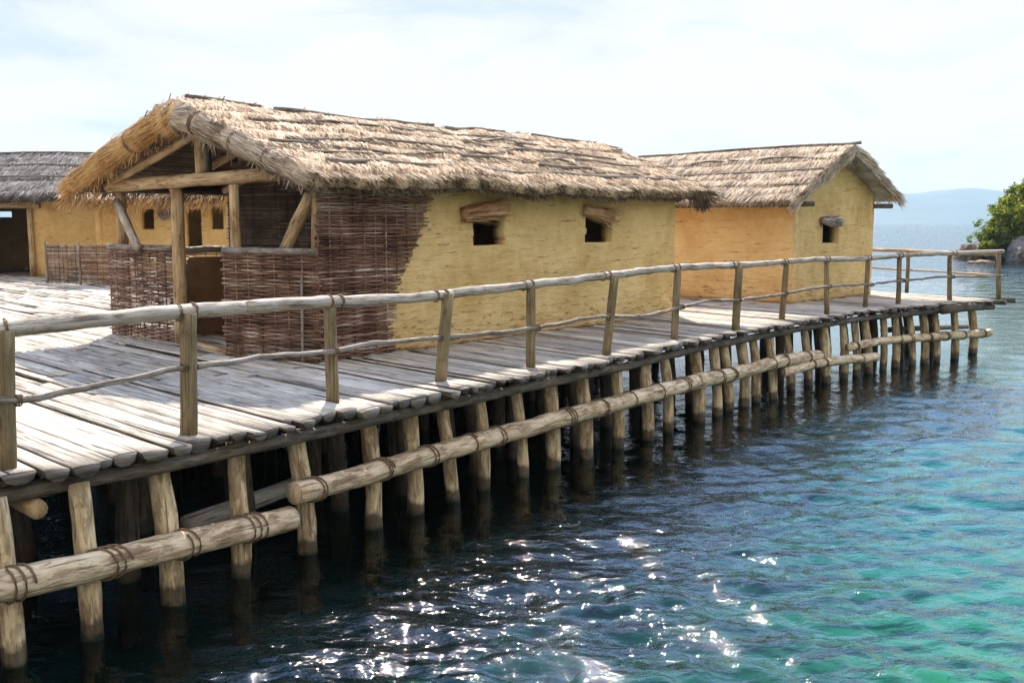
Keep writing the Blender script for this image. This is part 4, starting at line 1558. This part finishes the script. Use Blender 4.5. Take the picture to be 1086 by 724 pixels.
mb = MB()
wall_shell(mb, f2.p(0, 0, 0), f2.W, -f2.U, WID2, 3.2, res=0.055, thick=0.2, amp=0.012, mask=mask2, seed=3.0, u0=5.0)
mb.build('wall', M['yellow'], hut2)
mb = MB()
wall_shell(mb, f2.p(LEN2, -0.001, 0), -f2.U, -f2.W, LEN2, 2.22, res=0.06, thick=0.2, amp=0.014, seed=12.0, u0=3.0)
mb.build('wall', M['orange'], hut2)
mb = MB()
wall_shell(mb, f2.p(0.0, WID2, 0), f2.U, f2.W, LEN2, 2.22, res=0.15, thick=0.2, seed=14.0)
mb.build('wall', M['orange'], hut2)
mb = MB()
wall_shell(mb, f2.p(LEN2, WID2, 0), -f2.W, f2.U, WID2, 3.2, res=0.12, thick=0.2, mask=lambda u, v: v < gz2(WID2 - u), seed=15.0)
mb.build('wall', M['orange'], hut2)
rg = np.random.default_rng(8)
r2 = roof2.slab(M['straw_grey'], hut2, na=90, nd=34)
mb = MB()
roof2.add_strands(mb, 16000, -1, rg, Lr=(0.15, 0.40), ang=0.13, lift=0.025, Wr=(0.006, 0.013))
roof2.add_strands(mb, 500, -1, rg, Lr=(0.15, 0.4), ang=0.9, lift=0.15, Wr=(0.006, 0.012))
roof2.add_strands(mb, 2500, 1, rg)
mb.build('straw_cover', M['straw'], r2)
mb = MB()
roof2.fringe(mb, 1800, -1, rg, L=(0.05, 0.16))
roof2.fringe(mb, 900, 1, rg, L=(0.06, 0.2))
roof2.verge_strands(mb, 2200, 0, -1, rg, W=(0.012, 0.02))
roof2.verge_strands(mb, 2200, 0, 1, rg, W=(0.012, 0.02))
mb.build('verge_straw', M['straw_verge'], r2)
for a0, a1, d, r in ((-0.5, 5.3, .01, .034), (-0.4, 2.3, .30, .024), (2.2, 5.1, .31, .024), (-0.35, 2.6, .56, .026), (2.5, 5.0, .57, .026), (-0.4, 3.0, .78, .026), (2.9, 5.0, .80, .026)):
    roof2.batten(a0, a1, -1, d, r, r2, wig=0.008)
for b in (0.0, 1.86, WID2):
    zz = 2.02 if b != 1.86 else 2.98
    log_between('roof_beam', f2.p(-0.42, b, zz), f2.p(LEN2 + 0.3, b, zz), 0.055, 0.055, hut2, 'bark')
A = at_plane(873.0, 233.8, f2.O - f2.U * 0.09, -f2.U)
B = at_plane(892, 236.0, f2.O - f2.U * 0.09, -f2.U)
straw_bundle('window_lintel', A, B, 0.085, hut2, n=220, seed=9, mat='straw_grey')

# ------------------------------------------------------------------ hut 3: grey thatch and wide doorway, far left
f3 = Frame(np.array([-22.5, 31.2]), np.array([1, -0.02]), np.array([0.02, 1]))
hut3 = thing('thatched_hut', 'ochre clay hut with dark grey thatch and wide open doorway at far left', 'hut', tuple(f3.p(5.5, 2.6, 0)))
roof3 = Roof(f3, -0.5, 11.4, 2.7, 3.3, 3.3, 3.95, 2.50, 2.5, 0.26, 0.2, seed=17.0, rough=0.03)
dr0 = at_plane(-28, 250, f3.O, f3.W) - f3.O
dr1 = at_plane(33, 250, f3.O, f3.W) - f3.O
DOOR3 = (dr0 @ f3.U, dr1 @ f3.U)
mb = MB()
wall_shell(mb, f3.p(0, 0, 0), f3.U, -f3.W, 11.0, 2.45, res=0.09, thick=0.22, amp=0.03, mask=lambda u, v: not (DOOR3[0] < u < DOOR3[1] and v < 2.05), seed=31)
mb.build('wall', M['tan'], hut3)
bw = at_plane(2, 230, f3.p(0, 5.2, 0), f3.W) - f3.O
mb = MB()
wall_shell(mb, f3.p(11.0, 5.2, 0), -f3.U, f3.W, 11.0, 2.45, res=0.1, thick=0.2, mask=lambda u, v: not (abs(11.0 - u - bw @ f3.U) < 0.42 and 1.80 < v < 2.02), seed=32)
mb.build('wall', M['tan'], hut3)
for a, nn in ((0, -1), (11.0, 1)):
    mb = MB()
    wall_shell(mb, f3.p(a, 5.2 if nn < 0 else 0, 0), -f3.W if nn < 0 else f3.W, f3.U * nn, 5.2, 3.7, res=0.13, thick=0.2,
               mask=lambda u, v: v < 3.95 - 1.45 * abs(u - 2.6) / 3.3 - 0.3, seed=33)
    mb.build('wall', M['tan'], hut3)
log_between('door_lintel', f3.p(DOOR3[0] - 0.4, -0.06, 2.2), f3.p(DOOR3[1] + 0.35, -0.06, 2.2), 0.13, 0.12, hut3, 'frame')
log_between('door_jamb', f3.p(DOOR3[1] + 0.05, -0.10, 0), f3.p(DOOR3[1] + 0.03, -0.08, 2.1), 0.09, 0.08, hut3, 'frame')
log_between('door_jamb', f3.p(DOOR3[0] - 0.05, -0.10, 0), f3.p(DOOR3[0] - 0.03, -0.08, 2.1), 0.09, 0.08, hut3, 'frame')
rg = np.random.default_rng(12)
r3 = roof3.slab(M['straw_dark'], hut3, na=90, nd=26)
mb = MB()
roof3.add_strands(mb, 8000, -1, rg, Lr=(0.3, 0.6), Wr=(0.014, 0.026))
roof3.fringe(mb, 1600, -1, rg, L=(0.08, 0.26), W=(0.014, 0.026))
mb.build('straw_cover', M['straw_dark'], r3)
for a0, a1, d in ((-0.4, 5, .05), (4.8, 11.2, .05), (-0.4, 6, .36), (5.8, 11.2, .36), (-0.4, 11.0, .66)):
    roof3.batten(a0, a1, -1, d, 0.035, r3, wig=0.012)

# ------------------------------------------------------------------ hut 4: low straw eave behind the porch
f4 = Frame(at_y(104, 300, 27.9)[:2], np.array([1, -0.05]), np.array([0.05, 1]))
hut4 = thing('thatched_hut', 'ochre hut with golden straw eave and small windows seen through the porch', 'hut', tuple(f4.p(3.0, 2.0, 0)))
roof4 = Roof(f4, -0.72, 7.0, 2.0, 2.55, 2.4, 3.35, 2.36, 2.3, 0.25, 0.22, seed=23.0, a0r=1.1, rough=0.03)


def u4(px, py):
    q = at_plane(px, py, f4.O, f4.W) - f4.O
    return q @ f4.U, q[2]


holes4 = []
for p0, p1 in (((150.5, 222), (163.5, 242)), ((196, 222), (215, 262)), ((223.5, 220), (236.5, 243.5))):
    a, b = u4(*p0), u4(*p1)
    holes4.append((a[0], b[0], b[1], a[1]))


def mask4(u, v):
    for a, b, c, d in holes4:
        if a < u < b and c < v < d:
            return False
    return True


mb = MB()
wall_shell(mb, f4.p(0, 0, 0), f4.U, -f4.W, 6.5, 2.3, res=0.07, thick=0.22, amp=0.03, mask=mask4, seed=41)
mb.build('wall', M['tan'], hut4)
for O, U_, N_, wd in ((f4.p(0, 4.0, 0), -f4.W, -f4.U, 4.0), (f4.p(6.5, 0, 0), f4.W, f4.U, 4.0), (f4.p(6.5, 4.0, 0), -f4.U, f4.W, 6.5)):
    mb = MB()
    wall_shell(mb, O, U_, N_, wd, 2.3, res=0.2, thick=0.2, seed=43)
    mb.build('wall', M['tan'], hut4)
rg = np.random.default_rng(14)
r4 = roof4.slab(M['straw_grey'], hut4, na=50, nd=18)
mb = MB()
roof4.add_strands(mb, 3500, -1, rg, Lr=(0.3, 0.6), Wr=(0.014, 0.026))
roof4.fringe(mb, 2600, -1, rg, L=(0.15, 0.42), W=(0.012, 0.024))
mb.build('straw_cover', M['straw_gold'], r4)
# round woven tray on its wall
c = at_plane(174.5, 225.5, f4.O - f4.W * 0.06, f4.W)
mb = MB()
n = 20
V = [c] + [c + f4.U * 0.19 * math.cos(2 * math.pi * q / n) + np.array([0, 0, 0.20 * math.sin(2 * math.pi * q / n)]) for q in range(n)]
mb.add(V, [[0, q + 1, (q + 1) % n + 1] for q in range(n)])
for rr in (0.05, 0.09, 0.13, 0.17, 0.195):
    mb.tube([c - f4.W * 0.015 + f4.U * rr * math.cos(2 * math.pi * q / 24) + np.array([0, 0, rr * 1.03 * math.sin(2 * math.pi * q / 24)]) for q in range(25)], 0.014, 5)
tag(mb.build('round_tray', M['wicker_grey'], None), 'dark round object hung on ochre wall by a small window, seen through the porch', 'tray')

# ------------------------------------------------------------------ wicker fence before hut 3 and 4
fl0, fl1, fl2 = at_z(51, 299.5), at_z(86, 301.5), at_z(135, 303)
fence = thing('wicker_fence', 'low two-panel wicker fence before the ochre wall at far left', 'fence', tuple(fl1))
for A, B, mt, sd in ((fl0, fl1, 'wicker_dark', 51), (fl1, fl2, 'wicker', 52)):
    dv = unit(B - A)
    mb = MB()
    wicker(mb, A, dv, np.array([dv[1], -dv[0], 0]), np.linalg.norm(B - A), 1.05, spacing=0.03, r=0.014, stake=0.2, seed=sd)
    mb.build('wicker_panel', M[mt], fence)
for P in (fl0, fl1, fl2):
    log_between('post', P - [0, 0.03, 0.02], P + [0, -0.03, 1.13], 0.035, 0.032, fence, 'batten', n=7, seg=3)

# ------------------------------------------------------------------ the wooded point on the right
def boulder(name, c, rx, ry, rz, mat, seed, label, group=None, sub=4):
    import bmesh
    bm = bmesh.new()
    bmesh.ops.create_icosphere(bm, subdivisions=sub, radius=1.0)
    for v in bm.verts:
        p = v.co.copy()
        d = 1 + 0.30 * mnoise.noise(p * 1.1 + Vector((seed, 0, 0))) + 0.16 * mnoise.noise(p * 2.7 + Vector((0, seed, 0))) + 0.07 * mnoise.noise(p * 6.5 + Vector((0, 0, seed)))
        q = p * d
        v.co = Vector((q.x * rx, q.y * ry, max(q.z, -0.45) * rz)) + Vector(c)
    me = bpy.data.meshes.new(name)
    bm.to_mesh(me)
    bm.free()
    me.materials.append(M[mat])
    o = bpy.data.objects.new(name, me)
    COL.objects.link(o)
    return tag(o, label, 'rock', group)


PY = 78.0


def ppt(px, z, y=PY):
    return ((px - 543) / F_PX * y, y, z)


boulder('boulder', ppt(1092, 0.35, 76.5), 1.75, 2.2, 1.6, 'rock', 4.0, 'largest grey boulder at the waterline below the green bush')
boulder('boulder', ppt(1066, 0.5, 80), 2.2, 1.8, 1.15, 'rock', 14.0, 'long grey shore rock under the bush, left of the big boulder')
boulder('boulder', ppt(1024, 0.25, 81), 0.95, 1.0, 0.95, 'rock_tan', 8.0, 'small tan rock at the tip of the wooded point', sub=3)
boulder('boulder', ppt(1038, 0.35, 82), 1.3, 1.0, 0.9, 'rock', 19.0, 'low grey rock behind the railing end between tan rock and bush', sub=3)
for q, (px, rr) in enumerate(((1032, 0.30), (1039, 0.42), (1046, 0.36))):
    boulder('low_rock', ppt(px, 0.0, 72 + q * 0.3), rr * 1.6, rr, rr * 0.55, 'rock_tan', 30.0 + q,
            'small wet rock just above the water in front of the wooded point', 'wet rocks awash before the point', sub=3)
mb = MB()
gx = np.linspace(1046, 1420, 60)
gy = np.linspace(76, 130, 24)
V = np.zeros((60, 24, 3))
for i, px in enumerate(gx):
    for j, y in enumerate(gy):
        x = (px - 543) / F_PX * y * (1 + 0.002 * (y - 76))
        rise = min(1, (px - 1046) / 60.0) * min(1.0, (y - 76) / 6.0)
        V[i, j] = (x, y, -0.6 + 2.3 * rise + 0.5 * rise * nz(x * 0.3, y * 0.3) + 0.03 * (y - 76))
i, j = np.meshgrid(np.arange(59), np.arange(23), indexing='ij')
mb.add(V.reshape(-1, 3), np.stack([i * 24 + j, (i + 1) * 24 + j, (i + 1) * 24 + j + 1, i * 24 + j + 1], -1).reshape(-1, 4))
mb.build('terrain', M['rock_tan'], None, True, {'kind': 'structure'})


def tree(name, label, base, lobes, n_leaf, lsz, mat, seed, trunk_r=0.14, cat='tree'):
    rg = np.random.default_rng(seed)
    base = np.array(base, float)
    root = thing(name, label, cat, tuple(base))
    mb = MB()
    top = np.array(lobes[0][0], float)
    for c, r in lobes:
        c = np.array(c, float)
        mid = base * 0.45 + c * 0.55 + rg.normal(size=3) * 0.25
        mb.tube([base - [0, 0, 0.3], base + (mid - base) * 0.4, mid, c], [trunk_r, trunk_r * 0.7, trunk_r * 0.4, trunk_r * 0.15], 7, rough=0.2)
        for q in range(4):
            e = c + unit(rg.normal(size=3)) * np.array(r) * 0.8
            mb.tube([mid, (mid + e) / 2 + rg.normal(size=3) * 0.1, e], [trunk_r * 0.28, trunk_r * 0.18, 0.012], 5)
    mb.build('trunk', M['tree_bark'], root)
    P = []
    tot = sum(np.prod(r) ** (2 / 3) for _, r in lobes)
    for c, r in lobes:
        k = int(n_leaf * np.prod(r) ** (2 / 3) / tot)
        ncl = max(8, k // 26)
        cc = rg.normal(size=(ncl, 3))
        cc /= np.linalg.norm(cc, axis=1)[:, None]
        cc *= (rg.uniform(0.35, 1.0, ncl) ** 0.5)[:, None]
        cc = np.array(c) + cc * np.array(r)
        which = rg.integers(0, ncl, k)
        P.append(cc[which] + rg.normal(size=(k, 3)) * np.mean(r) * 0.12)
    P = np.concatenate(P)
    n = len(P)
    D = rg.normal(size=(n, 3)); D[:, 2] -= 0.3
    D /= np.linalg.norm(D, axis=1)[:, None]
    S = np.cross(D, rg.normal(size=(n, 3)))
    S /= np.linalg.norm(S, axis=1)[:, None]
    mb = MB()
    L = rg.uniform(0.7, 1.3, n) * lsz
    mb.ribbons(P, D, S, L, L * 0.55, segs=2)
    mb.build('crown', M[mat], root)
    return root


def lob(px, py, y, rx, ry, rz):
    p = at_y(px, py, y)
    return (tuple(p), (rx, ry, rz))


tree('shore_tree', 'bushy green tree overhanging the rocks at the right edge', ppt(1082, 1.0, 80),
     [lob(1074, 232, 79, 1.6, 1.8, 1.1), lob(1090, 218, 80, 1.9, 2, 1.4), lob(1062, 246, 79, 1.3, 1.5, 0.9), lob(1100, 240, 79, 1.9, 2, 1.3), lob(1079, 252, 78.5, 1.5, 1.5, 0.8), lob(1054, 256, 79, 1.0, 1, 0.7), lob(1047, 262, 78.5, 0.7, 0.8, 0.4), lob(1068, 222, 80, 1.2, 1.2, 0.9), lob(1086, 206, 80, 1.3, 1.5, 0.9)],
     14000, 0.20, 'leaf', 61)
tree('shore_shrub', 'thin pale shrub with airy twigs left of the green tree on the point', ppt(1044, 0.6, 80),
     [lob(1041, 244, 80, 0.7, 0.8, 0.9), lob(1033, 252, 80, 0.6, 0.6, 0.5)], 700, 0.13, 'leaf_pale', 62, 0.04, 'shrub')
tree('shore_tree', 'green tree standing further back on the point beyond the frame edge', ppt(1150, 1.6, 90),
     [lob(1150, 215, 90, 3, 3, 2.2), lob(1180, 225, 90, 3, 3, 2)], 6000, 0.28, 'leaf', 63)

# ------------------------------------------------------------------ air
m, t = mat_new('lake_haze')
vol = t.n('ShaderNodeVolumePrincipled', {'Color': (0.50, 0.76, 1.0, 1), 'Density': 0.00014, 'Anisotropy': 0.0})
t.n('ShaderNodeOutputMaterial', {'Volume': vol.outputs[0]})
mb = MB()
HX = 16000.0
mb.box([-HX, -HX, -3.2], [2 * HX, 0, 0], [0, 2 * HX, 0], [0, 0, 170.0])
hz = mb.build('haze', m, None, False, {'kind': 'stuff'})
